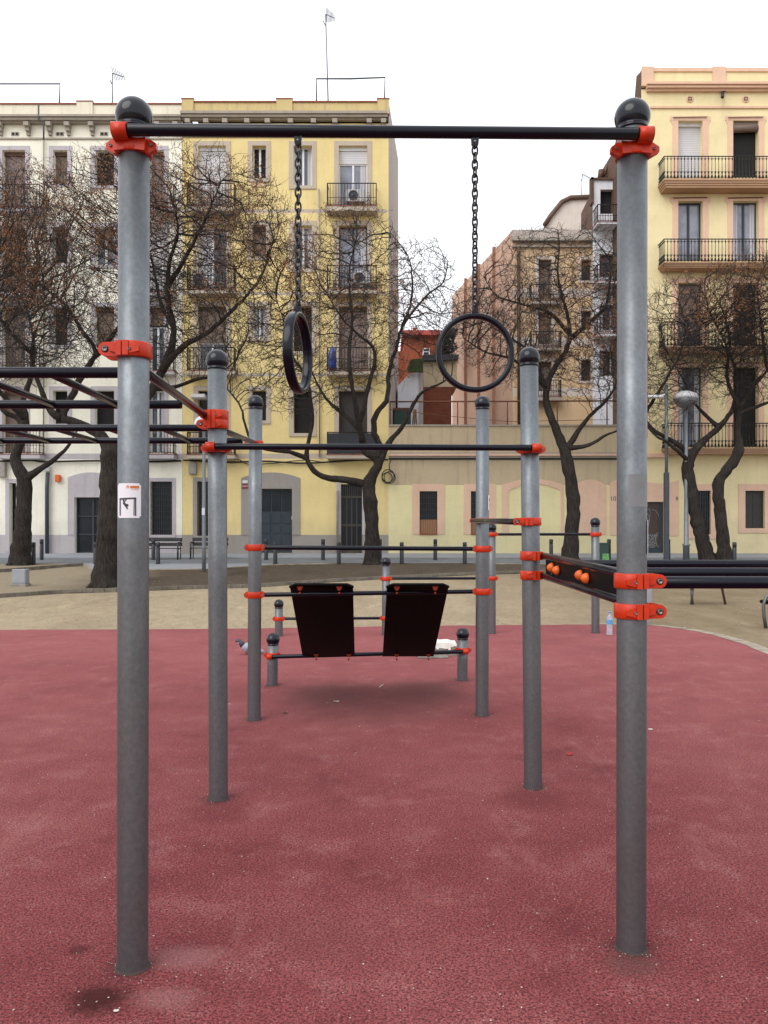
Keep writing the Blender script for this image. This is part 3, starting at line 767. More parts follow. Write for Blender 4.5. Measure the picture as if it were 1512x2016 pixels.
# ================================================================ FACADES
class Bld:
    def __init__(s, name, label, D, px, cat='building'):
        s.D = D; s.t = thing(name, (X(px, D), D, tz(D)), label, cat)
    def x(s, px): return X(px, s.D)
    def z(s, py): return Z(py, s.D)
    def bx(s, m, px0, px1, py0, py1, y0, y1, mi=0, bev=0):
        m.box(s.x(px0), s.x(px1), s.D + y0, s.D + y1, s.z(py1), s.z(py0), mi, bev)
    def wall(s, px0, px1, py0, py1, holes, mats, matf=lambda x, y: 0, xs_=(), ys_=(), depth=.28, name='wall', label=None):
        XS = sorted(set([px0, px1] + [h[0] for h in holes] + [h[2] for h in holes] + list(xs_)))
        YS = sorted(set([py0, py1] + [h[1] for h in holes] + [h[3] for h in holes] + list(ys_)))
        XS = [a for a in XS if px0 <= a <= px1]; YS = [a for a in YS if py0 <= a <= py1]
        m = MB(); x, z, D = s.x, s.z, s.D
        for i in range(len(XS) - 1):
            for j in range(len(YS) - 1):
                cx, cy = (XS[i] + XS[i + 1]) / 2, (YS[j] + YS[j + 1]) / 2
                if any(h[0] < cx < h[2] and h[1] < cy < h[3] for h in holes): continue
                m.quad((x(XS[i]), D, z(YS[j + 1])), (x(XS[i + 1]), D, z(YS[j + 1])), (x(XS[i + 1]), D, z(YS[j])), (x(XS[i]), D, z(YS[j])), matf(cx, cy))
        for a, b, c, d in [h[:4] for h in holes]:
            mi = matf(a - .5, (b + d) / 2)
            m.quad((x(a), D, z(b)), (x(a), D + depth, z(b)), (x(a), D + depth, z(d)), (x(a), D, z(d)), mi)
            m.quad((x(c), D, z(d)), (x(c), D + depth, z(d)), (x(c), D + depth, z(b)), (x(c), D, z(b)), mi)
            m.quad((x(a), D, z(b)), (x(c), D, z(b)), (x(c), D + depth, z(b)), (x(a), D + depth, z(b)), mi)
            m.quad((x(a), D, z(d)), (x(a), D + depth, z(d)), (x(c), D + depth, z(d)), (x(c), D, z(d)), mi)
        return m.build(name, mats, s.t, label)
    def surround(s, a, b, c, d, w, mat, bottom=True, parent=None, th=.03):
        m = MB(); s.bx(m, a - w, c + w, b - w, b, -th, 0); s.bx(m, a - w, a, b, d, -th, 0); s.bx(m, c, c + w, b, d, -th, 0)
        if bottom: s.bx(m, a - w, c + w, d, d + w * .7, -th - .02, 0)
        return m.build('surround', mat, parent)
    def window(s, a, b, c, d, kind='glass', sur=None, w=9, bottom=True, frame='frame_w', dep_=.28, name=None, glass='glass', frac=.3):
        nm = name or ('door' if kind.startswith('door') else 'window')
        Y = dep_; m = MB()
        s.bx(m, a, c, b, d, Y, Y + .05); pane_m = {'shut_w': 'shut_w', 'shut_b': 'shut_b', 'shut_p': 'shut_p', 'shut_d': 'shut_d', 'dark': 'dark', 'grille': 'glassd', 'dooriron': 'glassd', 'open': 'dark'}.get(kind, glass)
        root = m.build(nm, M[pane_m], s.t)
        fw = 2.2
        if kind in ('glass', 'roller_w', 'roller_b', 'glasscurt', 'door', 'open'):
            m = MB(); f0 = Y - .05
            t0 = b
            if kind.startswith('roller'): t0 = b + (d - b) * frac
            s.bx(m, a, a + fw, t0, d, f0, Y - .003); s.bx(m, c - fw, c, t0, d, f0, Y - .003); s.bx(m, a + fw, c - fw, t0, t0 + fw, f0, Y - .003); s.bx(m, a + fw, c - fw, d - fw, d, f0, Y - .003)
            if c - a > 22: s.bx(m, (a + c) / 2 - fw * .9, (a + c) / 2 + fw * .9, t0 + fw, d - fw, f0 - .01, Y - .003)
            m.build('frame', M[frame], root)
            if kind == 'glasscurt' or (kind == 'roller_w'):
                m = MB(); s.bx(m, c - fw - (c - a) * .22, c - fw - 1, t0 + fw, d - fw - 2, Y - .02, Y - .008); m.build('curtain', M['curtain'], root)
            if kind.startswith('roller'):
                m = MB(); s.bx(m, a, c, b + 7, t0, Y - .09, Y - .06); s.bx(m, a, c, b, b + 7, Y - .14, Y - .05, 1); m.build('roller_shutter', [M['shut_w' if kind[-1] == 'w' else 'shut_b'], M['frame_w' if kind[-1] == 'w' else 'frame_b']], root)
        if kind in ('shut_w', 'shut_b', 'shut_p'):
            m = MB(); s.bx(m, a, c, b, b + 7, Y - .1, Y - .002); m.build('shutter_box', M['frame_w' if kind == 'shut_w' else 'frame_b'], root)
        if kind == 'glass' and nm == 'window':
            q = random.random(); m = MB(); hw = (c - a) / 2
            if q < .35: s.bx(m, a + fw, a + fw + hw * .45, b + fw, d - fw, Y - .012, Y - .004); s.bx(m, c - fw - hw * .4, c - fw, b + fw, d - fw, Y - .012, Y - .004)
            elif q < .55: s.bx(m, a + fw, a + hw - fw, b + fw, d - fw, Y - .012, Y - .004)
            elif q < .75: s.bx(m, a + fw, c - fw, b + fw, b + (d - b) * random.uniform(.2, .5), Y - .07, Y - .055)
            if m.v: m.build('curtain' if q < .55 else 'roller_shutter', M['curtain' if q < .55 else 'shut_b'], root)
        if kind == 'shut_d':
            m = MB(); s.bx(m, (a + c) / 2 - .8, (a + c) / 2 + .8, b, d, Y - .02, Y - .002); s.bx(m, a, a + 1.5, b, d, Y - .02, Y - .002); s.bx(m, c - 1.5, c, b, d, Y - .02, Y - .002); m.build('frame', M['frame_d'], root)
        if kind == 'grille':
            m = MB(); n = max(3, int((c - a) / 4.3))
            for i in range(n + 1):
                xx = s.x(a + (c - a) * i / n); m.box(xx - .009, xx + .009, s.D + .05, s.D + .068, s.z(d), s.z(b))
            k = max(3, int((d - b) / 11))
            for i in range(k + 1):
                zz = s.z(b + (d - b) * i / k); m.box(s.x(a), s.x(c), s.D + .070, s.D + .084, zz - .008, zz + .008)
            m.build('grille', M['grille'], root)
        if sur: s.surround(a, b, c, d, w, M[sur], bottom, root)
        return root
    def balcony(s, px0, px1, prail, pfloor, pbot, style='plain', out=.62, slab='beige', label=None, side=True):
        Df = s.D - out; fx = lambda px: X(px, Df); fz = lambda py: Z(py, Df)
        m = MB(); x0, x1 = fx(px0), fx(px1)
        z1, z0 = fz(pfloor), fz(pbot)
        if style == 'ornate':
            st_ = 4
            for i in range(st_):
                f0 = i / st_; o = .16 * f0
                m.box(x0 + o, x1 - o, Df + o, s.D - .004, z1 - (z1 - z0) * (f0 + 1 / st_), z1 - (z1 - z0) * f0)
        else:
            m.box(x0, x1, Df, s.D - .004, z0, z1 - .03, 0, .015); m.box(x0 - .02, x1 + .02, Df - .02, s.D - .004, z1 - .03, z1, 1)
        root = m.build('balcony', [M[slab], M['terra']], s.t, label)
        m = MB(); zt = fz(prail); zb0 = z1; yy = Df + .04
        def rail(x, y, xb_, yb_, z, r): m.tube([(x, y, z), (xb_, yb_, z)], r, 6)
        xa, xb_ = x0 + .03, x1 - .03
        for z, r in ((zt, .024), (zb0 + .06, .016)) + (((zb0 + (zt - zb0) * .36, .013),) if style == 'plain' else ((zt - .10, .010), (zb0 + .30, .009))):
            rail(xa, yy, xb_, yy, z, r); rail(xa, yy, xa, s.D, z, r); rail(xb_, yy, xb_, s.D, z, r)
        sp = .125 if style == 'plain' else .146
        n = max(2, int((xb_ - xa) / sp)); ns = max(2, int((s.D - yy) / sp)); pos = [(xa + (xb_ - xa) * i / n, yy) for i in range(n + 1)]
        pos += [(xa, yy + (s.D - yy) * i / ns) for i in range(1, ns)] + [(xb_, yy + (s.D - yy) * i / ns) for i in range(1, ns)]
        for i, (x, y) in enumerate(pos):
            hgt = zt - zb0
            if style == 'ornate':
                m.lathe((x, y, zb0), [(.012, 0), (.035, .06), (.045, .11), (.03, .16), (.014, .2), (.034, .25), (.038, .29), (.014, .34), (.012, .6 * hgt), (.012, .82 * hgt), (.030, .87 * hgt), (.016, .94 * hgt), (.012, hgt)], 5)
            else:
                m.tube([(x, y, zb0), (x, y, zt)],   .0115 if i not in (0, n) else .022, 4, cap=False)
                if i % 2 == 0 and y == yy and i < n:
                    m.tube([(x + sp * .2, y, zb0 + .09), (x + sp * .8, y, zb0 + .14), (x + sp * .8, y, zb0 + .2), (x + sp * .35, y, zb0 + .26)], .006, 4, cap=False)
        m.build('railing', M['iron'], root); return root
    def corbel(s, m, px, py0, py1, mi=0):
        x = s.x(px); z0, z1 = s.z(py1), s.z(py0); w = .11
        m.box(x - w, x + w, s.D - .34, s.D, z1 - (z1 - z0) * .35, z1, mi); m.box(x - w * .8, x + w * .8, s.D - .22, s.D, z1 - (z1 - z0) * .7, z1 - (z1 - z0) * .35, mi); m.box(x - w * .6, x + w * .6, s.D - .12, s.D, z0, z1 - (z1 - z0) * .7, mi)
# ---------------- cream building (left)
wb = Bld('cream_building', 'cream five-storey building with lilac window surrounds at the left', 36, 100)
cols = [(-275, -230), (-180, -152), (-95, -57), (5, 50), (105, 133), (187, 225), (295, 323)]
holes = []; wins = []
kinds = {0: ['shut_p', 'shut_b', 'roller_w', 'shut_p', 'shut_b', 'dark', 'shut_p'], 1: ['glass', 'shut_b', 'glass', 'shut_b', 'dark', 'glass', 'shut_w'], 2: ['glass', 'dark', 'glass', 'shut_b', 'dark', 'shut_b', 'roller_b'], 3: ['shut_b', 'glass', 'glass', 'shut_b', 'dark', 'dark', 'glasscurt']}
balc = (0, 3, 6)
for k, (t0, bd, bw) in enumerate(((296, 408, 366), (448, 573, 522), (604, 729, 684), (769, 892, 838))):
    for i, (a, c) in enumerate(cols):
        bb = bd if i in balc else bw
        if i == 4: bb = t0 + (bw - t0) * .95
        h = (a, t0, c, bb); holes.append(h); wins.append((h, kinds[k][i], i in balc))
gh = [(-230, 979, -150, 1088), (19, 951, 32, 1086), (147, 979, 213, 1089), (296, 948, 339, 1053), (-80, 948, -40, 1053)]
wb.wall(-420, 358.6, 243, 1094, holes + gh, [M['cream'], M['lilac']], lambda x, y: 1 if y > 1053 or 893 < y < 904 else 0, ys_=(893, 904, 1053))
for h, kd, bl_ in wins: wb.window(*h, kd, 'lilac', 8.5, not bl_)
wb.window(*gh[0], 'glass', None, frame='frame_d', glass='glassd', name='door'); 
wb.window(*gh[1], 'dark', 'lilac', 8, False, name='door')
gd = wb.window(*gh[2], 'glass', None, frame='frame_d', glass='glassd', name='door')
m = MB()
for f in (.33, .66): wb.bx(m, 149, 211, 979 + 109 * f, 981.5 + 109 * f, .2, .27)
m.build('crossbar', M['frame_d'], gd)
wb.window(*gh[3], 'grille', 'lilac', 7); wb.window(*gh[4], 'grille', 'lilac', 7)
def archplate(b, a, c, ytop, ymid, oa, ot, oc, ybot, mat, th=.035, inner=None):
    """surround with segmental arched head and rectangular or arched opening"""
    m = MB(); n = 12; x = b.x; z = b.z; top = []
    for i in range(n + 1):
        t = i / n; px = a + (c - a) * t; top.append((px, ytop - (ytop - ymid) * (1 - (2 * t - 1) ** 2)))
    for i in range(n):
        (p0, q0), (p1, q1) = top[i], top[i + 1]
        def low(px):
            if oa is None: return ybot
            if px <= oa or px >= oc: return ybot
            if inner: tt = (px - oa) / (oc - oa); return ot - (ot - inner) * (1 - (2 * tt - 1) ** 2)
            return ot
        sub = sorted(set([p0, p1] + [v for v in (oa, oc) if v is not None and p0 < v < p1]))
        for u, v in zip(sub, sub[1:]):
            mid = (u + v) / 2; f = lambda s_: q0 + (q1 - q0) * (s_ - p0) / (p1 - p0)
            e = 1e-3; lu, lv = low(u + e), low(v - e)
            m.prism([(x(u), z(lu)), (x(v), z(lv)), (x(v), z(f(v))), (x(u), z(f(u)))], b.D - th, b.D)
    return m.build('surround', mat, b.t)
archplate(wb, 134, 226, 940, 930, 147, 979, 213, 1053, M['lilac'])
for px0, px1 in ((-8, 78), (282, 342), (-290, -215)):
    for rl, fl, bt_ in ((362, 408, 416), (524, 573, 581), (684, 729, 737), (846, 893, 903)):
        wb.balcony(px0, px1, rl, fl, bt_, slab='lilac')
m = MB(); wb.bx(m, -420, 358.6, 207, 234, -.05, .2); wb.bx(m, -420, 358.6, 204.5, 207, -.10, .25, 1)
for a, c in ((153, 184), (-80, -50), (-330, -300)): wb.bx(m, a, c, 203, 234, -.13, -.05); wb.bx(m, a - 1, c + 1, 201, 203, -.15, -.03, 1); wb.bx(m, a - 1, c + 1, 233, 236, -.16, -.05, 1)
m.build('parapet', [M['creamd'], M['terra']], wb.t)
m = MB(); wb.bx(m, -420, 358.6, 234, 238, -.42, 0); wb.bx(m, -420, 358.6, 238, 243, -.34, 0); wb.bx(m, -420, 358.6, 243, 246, -.20, 0)
wb.bx(m, -420, 358.6, 272, 275, -.06, 0)
for px in [-330, -290, -245, -210, -165, -120, -75, -35, 3, 57, 100, 136, 183, 227, 268, 312, 348]: wb.corbel(m, px, 246, 268)
m.build('cornice', M['stone'], wb.t)
for px in (-120, -40, 30, 118, 205, 290):
    m = MB(); wb.bx(m, px - 8, px + 8, 260, 268, -.015, 0, 0); [m.lathe((wb.x(px + q), wb.D - .015, wb.z(264)), [(.06, 0), (.06, .005)], 8, 1, (0, -1, 0)) for q in (-3.6, 3.6)]
    m.build('vent', [M['stone'], M['dark']], wb.t)
def rest(b, px0, px1, ptop, back, mat, xs_left=0, xs_right=0, roofmat='kerb', rise=0):
    m = MB(); x0, x1 = b.x(px0), b.x(px1); D1 = b.D + back; zt, z0 = b.z(ptop), -.2
    xl, xr = x0 + xs_left, x1 + xs_right
    m.quad((x0, b.D + .0, z0), (x0, b.D + .0, zt), (xl, D1, zt), (xl, D1, z0)); m.quad((x1, b.D, z0), (xr, D1, z0), (xr, D1, zt + rise), (x1, b.D, zt)); m.quad((xl, D1, z0), (xl, D1, zt + rise), (xr, D1, zt + rise), (xr, D1, z0)); m.quad((x1, b.D, zt - .4), (x1, D1, zt - .4), (x1, D1, zt + rise), (x1, b.D, zt)) if rise else None
    m.build('side_wall', M[mat], b.t)
    m = MB(); zr = zt - .05; m.quad((x0, b.D + .2, zr), (x1, b.D + .2, zr), (xr, D1, zr + rise), (xl, D1, zr + rise)); m.build('roof', M[roofmat], b.t)
rest(wb, -420, 358.6, 243, 11, 'side')
# ---------------- yellow building
yb = Bld('yellow_building', 'yellow five-storey building with beige surrounds and small iron balconies, left of centre', 36, 560)
cols = [(390, 445), (497, 524), (578, 614), (667, 723)]
K = [['roller_w', 'open', 'glass', 'roller_w'], ['glass', 'shut_b', 'glass', 'glasscurt'], ['roller_b', 'glass', 'dark', 'shut_p'], ['shut_d', 'dark', 'dark', 'shut_d']]
holes = []; wins = []
for k, (t0, bd, b2, b3) in enumerate(((287, 408, 352, 366), (444, 572, 506, 530), (603, 731, 666, 692), (769, 893, 828, 853))):
    for i, (a, c) in enumerate(cols):
        bb = (bd, b2, b3, bd)[i]; h = (a, t0, c, bb); holes.append(h); wins.append((h, K[k][i], i in (0, 3), k, i))
gh = [(388, 948, 432, 1055), (490, 962, 575, 1089), (671, 953, 713, 1089)]
yb.wall(359, 765, 243, 1094, holes + gh, [M['yellow'], M['greyp'], M['beige']], lambda x, y: 1 if y > 1053 else (2 if (893 < y < 903 or 412 < y < 419 or 575 < y < 581 or 735 < y < 741) and x < 761 else 0), ys_=(412, 419, 575, 581, 735, 741, 893, 903, 1053), xs_=(761,))
for h, kd, bl_, k, i in wins:
    fr = {(0, 0): .85, (0, 3): .27, (2, 0): .55}.get((k, i), .3)
    yb.window(*h, kd, 'beige', 9, not bl_, frac=fr, glass='glassb' if (k, i) in ((0, 3), (1, 3), (0, 0)) else 'glass', frame='frame_d' if k == 1 and i == 3 else 'frame_w')
yb.window(*gh[0], 'grille', 'greyp', 8)
# panelled garage door
m = MB(); yb.bx(m, 490, 575, 962, 1089, .27, .32)
for i in range(4):
    for j, (u, v) in enumerate(((966, 1006), (1011, 1031), (1036, 1050), (1055, 1084))):
        a = 493 + i * 20.5; yb.bx(m, a, a + 17.5, u, v, .245, .27, 1 if j == 0 else 0, .01)
gdr = m.build('garage_door', [M['garage'], M['glassd']], yb.t)
m = MB(); yb.bx(m, 573, 575.5, 1016, 1023, .20, .25); m.build('handle', M['frame_w'], gdr)
archplate(yb, 475, 591, 941, 930, 490, 962, 575, 1053, M['greyp'])
# entrance door
m = MB(); yb.bx(m, 671, 713, 953, 1089, .27, .3, 1)
for px in (671, 682, 692, 702, 712): yb.bx(m, px - 1, px + 1.2, 978, 1089, .22, .26)
for py in (978, 1034, 1086): yb.bx(m, 671, 713, py - 2, py + 2, .21, .268)
for i in range(11): yb.bx(m, 671 + i * 4.1, 672 + i * 4.1, 953, 976, .22, .24)
m.build('door', [plain('olive_frame', (.055, .050, .038), .5), M['glassd']], yb.t)
m = MB(); yb.bx(m, 663, 671, 950, 1053, -.03, 0); yb.bx(m, 713, 718, 950, 1053, -.03, 0); m.build('surround', M['lilac'], yb.t)
for i, (px0, px1) in enumerate(((367, 462), (643, 742))):
    for j, (rl, fl, bt_) in enumerate(((360, 404, 415), (522, 568, 578), (684, 728, 738), (851, 894, 903))):
        o = yb.balcony(px0, px1, rl, fl, bt_)
        if j == 3 and i == 1:
            m = MB(); Df = yb.D - .60
            m.box(X(645, Df), X(740, Df), Df + .012, Df + .02, Z(893, Df), Z(853, Df)); 
            for q in range(24): xx = X(645 + q * 4, Df); m.box(xx, xx + .02, Df, Df + .012, Z(893, Df), Z(853, Df))
            m.build('privacy_screen', M['frame_d'], o)
m = MB(); yb.bx(m, 497, 524, 353, 369, -.02, .1); m.build('brick_patch', M['ochre'], yb.t)
m = MB(); yb.bx(m, 359, 765, 203, 227, -.05, .2); yb.bx(m, 359, 765, 200.5, 203, -.1, .25, 1)
for a, c in ((359, 382), (545, 576), (743, 766)): yb.bx(m, a, c, 198, 228, -.13, -.05); yb.bx(m, a - 1, c + 1, 196, 198, -.15, -.03, 1); yb.bx(m, a - 1, c + 1, 226.5, 229, -.16, -.05, 1)
m.build('parapet', [M['yellowp'], M['terra']], yb.t)
m = MB(); yb.bx(m, 359, 763, 227, 232, -.42, 0); yb.bx(m, 359, 763, 232, 237, -.34, 0); yb.bx(m, 359, 763, 237, 240, -.2, 0); yb.bx(m, 359, 763, 268, 271, -.05, 0)
for px in (372, 408, 445, 488, 528, 573, 618, 660, 727, 755): yb.corbel(m, px, 240, 262)
m.build('cornice', M['stone'], yb.t)
rest(yb, 359, 765, 198, 10.5, 'side', 0, .62, 'kerb', 2.1)
# ---------------- terrace wall building
tw = Bld('terrace_wall_building', 'low one-storey yellow and tan building with salmon arches and a roof terrace, centre', 36, 980)
gh = [(826, 967, 861, 1052), (927, 967, 962, 1052)]
def twm(x, y):
    if y < 893: return 1
    if y < 955: return 1
    return 0
tw.wall(765, 1262, 838, 1094, gh, [M['pyellow'], M['tan']], twm, ys_=(893, 905, 955))
for h in gh:
    w_ = tw.window(*h, 'grille', 'pink', 14, False, dep_=.2)
    m = MB(); tw.bx(m, h[0] + 1, h[2] - 1, 1023, 1050, .03, .045); m.build('plank_panel', M['woodp'], w_)
    m = MB(); tw.bx(m, h[0], h[2], 1050, 1053, -.05, .05); m.build('sill', M['terra'], w_)
m = MB()
for (a, c) in ((765, 1262),):
    tw.bx(m, a, c, 891, 894, -.14, 0); tw.bx(m, a, c, 894, 898, -.20, 0, 1); tw.bx(m, a, c, 898, 902, -.12, 0); tw.bx(m, a, c, 902, 905, -.06, 0, 2)
tw.bx(m, 765, 1262, 836, 839, -.05, .3, 0)
m.build('cornice', [M['stone'], M['peach'], M['cable']], tw.t)
archplate(tw, 988, 1110, 955, 943, 1001, 966, 1104, 1052, M['pink'], inner=953)
archplate(tw, 1131, 1194, 957, 944, None, 0, 0, 1052, M['pink'], .03)
archplate(tw, 1201, 1262, 951, 942, None, 0, 0, 1054, M['pink'], .03)
rest(tw, 765, 1262, 840, 12, 'tan')
m = MB(); D = 37
for px in range(768, 1262, 98) : m.tube([P(px if px < 780 else px + 35, 842, D), P(px if px < 780 else px + 35, 791, D)], .03, 6)
m.tube([P(766, 791, D), P(1262, 789, D)], .035, 6)
m.tube([P(766, 806, D), P(870, 818, D), P(1000, 830, D), P(1200, 826, D)], .012, 4)
m.build('railing', M['rustiron'], tw.t)
v, f = textmesh('10', .28, (tw.x(1206.5), tw.D - .034, tw.z(982))); m = MB(); m.add(v, f); m.build('house_number', M['frame_d'], tw.t)
# ---------------- right building
rb = Bld('straw_building', 'tall straw-coloured building with salmon trim and long ornate iron balconies, right', 36, 1400)
cols = [(1335, 1383), (1443, 1493), (1553, 1602), (1662, 1711)]
holes = []; wins = []
kd_ = [['shut_w', 'dark', 'shut_w', 'glass'], ['glass', 'glass', 'shut_b', 'glass'], ['glass', 'dark', 'glass', 'glass'], ['glass', 'dark', 'dark', 'dark']]
for k, (t0, b0) in enumerate(((238, 350), (396, 514), (557, 681), (722, 880))):
    for i, (a, c) in enumerate(cols): holes.append((a, t0, c, b0)); wins.append(((a, t0, c, b0), kd_[k][i]))
gh = [(1235, 988, 1307, 1089), (1366, 966, 1399, 1052), (1467, 966, 1505, 1040), (1560, 966, 1600, 1040)]
ghr = [(1263, 988, 1307, 1089)] + gh[1:]
rb.wall(1262.5, 1900, 176, 1094, holes + ghr, [M['ryellow'], M['ryellow']])
for h, kd in wins:
    w_ = rb.window(*h, kd, None, frame='frame_d', glass='glassb' if kd == 'glass' and h[1] < 500 else 'glass')
    a, t0, c, b0 = h; m = MB(); rb.bx(m, a - 11, a, t0, b0, -.03, 0); rb.bx(m, c, c + 11, t0, b0, -.03, 0); rb.bx(m, a - 15, c + 15, t0 - 9, t0, -.035, 0)
    m.prism([(rb.x(a - 16), rb.z(t0 - 2)), (rb.x(a - 11), rb.z(t0 + 7)), (rb.x(a - 11), rb.z(t0))][::1], rb.D - .03, rb.D); m.prism([(rb.x(c + 11), rb.z(t0)), (rb.x(c + 11), rb.z(t0 + 7)), (rb.x(c + 16), rb.z(t0 - 2))], rb.D - .03, rb.D)
    m.build('surround', M['pink'], w_)
    if h[1] < 500:
        m = MB(); m.tube([(rb.x(a - 11), rb.D - .08, rb.z(t0 - 5)), (rb.x(c + 8), rb.D - .08, rb.z(t0 - 6))], .02, 6); m.build('awning_rod', M['frame_b'], w_)
# rolled blind on the dark top window
m = MB(); m.tube([(rb.x(1444), rb.D + .08, rb.z(253)), (rb.x(1492), rb.D + .08, rb.z(251))], .16, 10); rb.bx(m, 1444, 1492, 240, 252, .05, .08); m.build('rolled_blind', M['shut_b'], rb.t)
for rl, fl, bt_, p0 in ((307, 351, 367, 1307), (470, 515, 525, 1307), (633, 681, 692, 1307), (833, 881, 893, 1314)):
    rb.balcony(p0, 1880, rl, fl, bt_, 'ornate', .8, 'slab')
for h, kd in ((ghr[1], 'grille'), (ghr[2], 'shut_d'), (ghr[3], 'shut_d')):
    w_ = rb.window(*h, kd, 'pink', 13, True, dep_=.15)
m = MB(); rb.bx(m, 1467, 1505, 1041, 1049, -.02, .02); m.build('sill', M['pink'], rb.t)
# door with graffiti
dw = slats('door_slats', (.075, .05, .042), .11); m = MB(); rb.bx(m, 1263, 1307, 988, 1089, .12, .17, 0); rb.bx(m, 1299, 1307, 988, 1089, .10, .12, 1); rb.bx(m, 1263, 1307, 1078, 1089, .105, .12, 1)
dg = m.build('door', [dw, M['garage']], rb.t)
m = MB(); y = rb.D + .11
def gl(pts, r=.016): m.tube([(rb.x(a), y, rb.z(b)) for a, b in smooth2(pts)], r * .7, 4)
def smooth2(pts): return [(p.x, p.y) for p in smoothline([Vector(p) for p in pts], 5)]
gl([(1272, 1015), (1276, 1003), (1281, 1005), (1280, 1025), (1276, 1050), (1278, 1075), (1290, 1077)])
gl([(1285, 1003), (1293, 1006), (1300, 1020), (1303, 1040), (1302, 1048), (1306, 1060), (1303, 1072), (1297, 1076), (1293, 1066), (1294, 1052), (1298, 1048)])
gl([(1276, 1010), (1279, 1018), (1278, 1033), (1275, 1018)])
m.build('graffiti', M['boxgrey'], dg)
m = MB()
for i, wd in enumerate(('SMARY', 'PURT', 'DOC', 'SWEC')):
    v, f = textmesh(wd, .17, (rb.x(1286 - i * 1.0), y - .02, rb.z(1055 + i * 6))); m.add(v, f)
m.build('graffiti', M['boxgrey'], dg)
archplate(rb, 1262.6, 1336, 945, 952, 1262.8, 988, 1307, 1055, M['pink'])
v, f = textmesh('8', .24, (rb.x(1332), rb.D - .04, rb.z(982))); m = MB(); m.add(v, f); m.build('house_number', M['frame_d'], rb.t)
m = MB(); rb.bx(m, 1263, 1900, 140, 172, -.05, .2)
rb.bx(m, 1263, 1900, 136, 143, -.11, .25, 1)
for a, c in ((1262, 1285), (1401, 1427), (1545, 1570)): rb.bx(m, a, c, 134, 172, -.13, -.051, 1)
m.build('parapet', [M['ryellow'], M['pink']], rb.t)
m = MB(); rb.bx(m, 1270, 1900, 168, 173, -.34, 0); rb.bx(m, 1271, 1900, 173, 178, -.26, 0); rb.bx(m, 1272, 1900, 178, 182, -.14, 0); rb.bx(m, 1280, 1900, 210, 214, -.07, 0); rb.bx(m, 1263, 1316, 893, 896, -.15, 0); rb.bx(m, 1263, 1316, 896, 901, -.2, 0)
m.build('cornice', M['pink'], rb.t)
for px in (1358, 1468, 1578):
    m = MB(); c = (rb.x(px), rb.D, rb.z(195.5)); m.tube([(c[0] + .125 * math.cos(q * .3142), rb.D - .02, c[2] + .125 * math.sin(q * .3142)) for q in range(20)], .028, 6, 0, closed=True); m.lathe(c, [(.11, 0), (.11, .012)], 20, 1, (0, -1, 0))
    m.box(c[0] - .012, c[0] + .012, rb.D - .04, rb.D - .015, c[2] - .12, c[2] + .12); m.box(c[0] - .12, c[0] + .12, rb.D - .045, rb.D - .02, c[2] - .012, c[2] + .012)
    m.build('vent', [M['pink'], M['dark']], rb.t)
m = MB(); m.tube([(rb.x(1413), rb.D - .5, rb.z(203)), (rb.x(1423), rb.D - .02, rb.z(183))], .07, 6); m.tube([(rb.x(1421), rb.D - .1, rb.z(183)), (rb.x(1428), rb.D - .1, rb.z(181))], .03, 5); m.build('spout', M['frame_d'], rb.t)
m = MB(); x0 = rb.x(1262.5); pr = [(36, Z(140, 36)), (36.7, Z(150, 36.7)), (37.0, Z(200, 37)), (38.6, Z(215, 38.6)), (40.5, Z(300, 40.5)), (42.5, Z(335, 42.5)), (47, Z(420, 47))]
for (a, za_), (b, zb1) in zip(pr, pr[1:]): m.quad((x0, a, -.2), (x0, a, za_), (x0, b, zb1), (x0, b, -.2))
for (a, za_), (b, zb1) in zip(pr, pr[1:]): m.quad((x0, a, za_), (x0 + 14, a, za_), (x0 + 14, b, zb1), (x0, b, zb1), 1)
m.quad((x0 + 14, 36, -.2), (x0 + 14, 47, -.2), (x0 + 14, 47, Z(420, 47)), (x0 + 14, 36, Z(176, 36)))
m.build('side_wall', [M['bbrick'], M['kerb']], rb.t)
# ---------------- background buildings
ob = Bld('peach_building', 'peach and ochre building with white bands and shuttered windows behind the terrace wall', 42, 1080)
hs = [(1060, 511, 1086, 587), (1144, 511, 1164, 553), (1060, 614, 1086, 678), (1144, 612, 1164, 650), (1060, 712, 1086, 770), (1144, 708, 1164, 750)]
ob.wall(1010, 1200, 474, 845, hs, [M['ochre'], M['offw']], lambda x, y: 1 if (568 < y < 586 or 664 < y < 682 or 764 < y < 780) else 0, ys_=(568, 586, 664, 682, 764, 780))
for h in hs: ob.window(*h, 'shut_d' if h[0] > 1100 else 'shut_b', 'offw', 6, h[0] > 1100)
for rl, fl, bt_ in ((560, 590, 598), (652, 682, 690), (748, 780, 788)): ob.balcony(1045, 1106, rl, fl, bt_, slab='stone')
m = MB(); ob.bx(m, 1008, 1200, 452, 472, 0, .3, 1); ob.bx(m, 1008, 1200, 472, 477, -.3, 0); ob.bx(m, 1008, 1200, 484, 488, -.15, 0); m.build('cornice', [M['stone'], M['side']], ob.t)
m = MB(); m.tube([P(1021, 486, 41.8), P(1022, 840, 41.8)], .09, 6); m.build('drain_pipe', M['frame_b'], ob.t)
m = MB(); x0, x1 = X(1010, 42), X(890, 54); zt = Z(452, 42); 
m.quad((x1, 54, -.2), (x0, 42, -.2), (x0, 42, zt), (x1, 54, zt)); m.quad((x0, 42.3, zt - .01), (X(1200, 42), 42.3, zt - .01), (X(1200, 42), 54, zt - .01), (x1, 54, zt - .01), 1); m.quad((x1, 54, -.2), (x1, 54, zt), (X(1200, 42), 54, zt), (X(1200, 42), 54, -.2)); m.quad((X(1200, 42), 42.2, -.2), (X(1200, 42), 54, -.2), (X(1200, 42), 54, zt), (X(1200, 42), 42.2, zt))
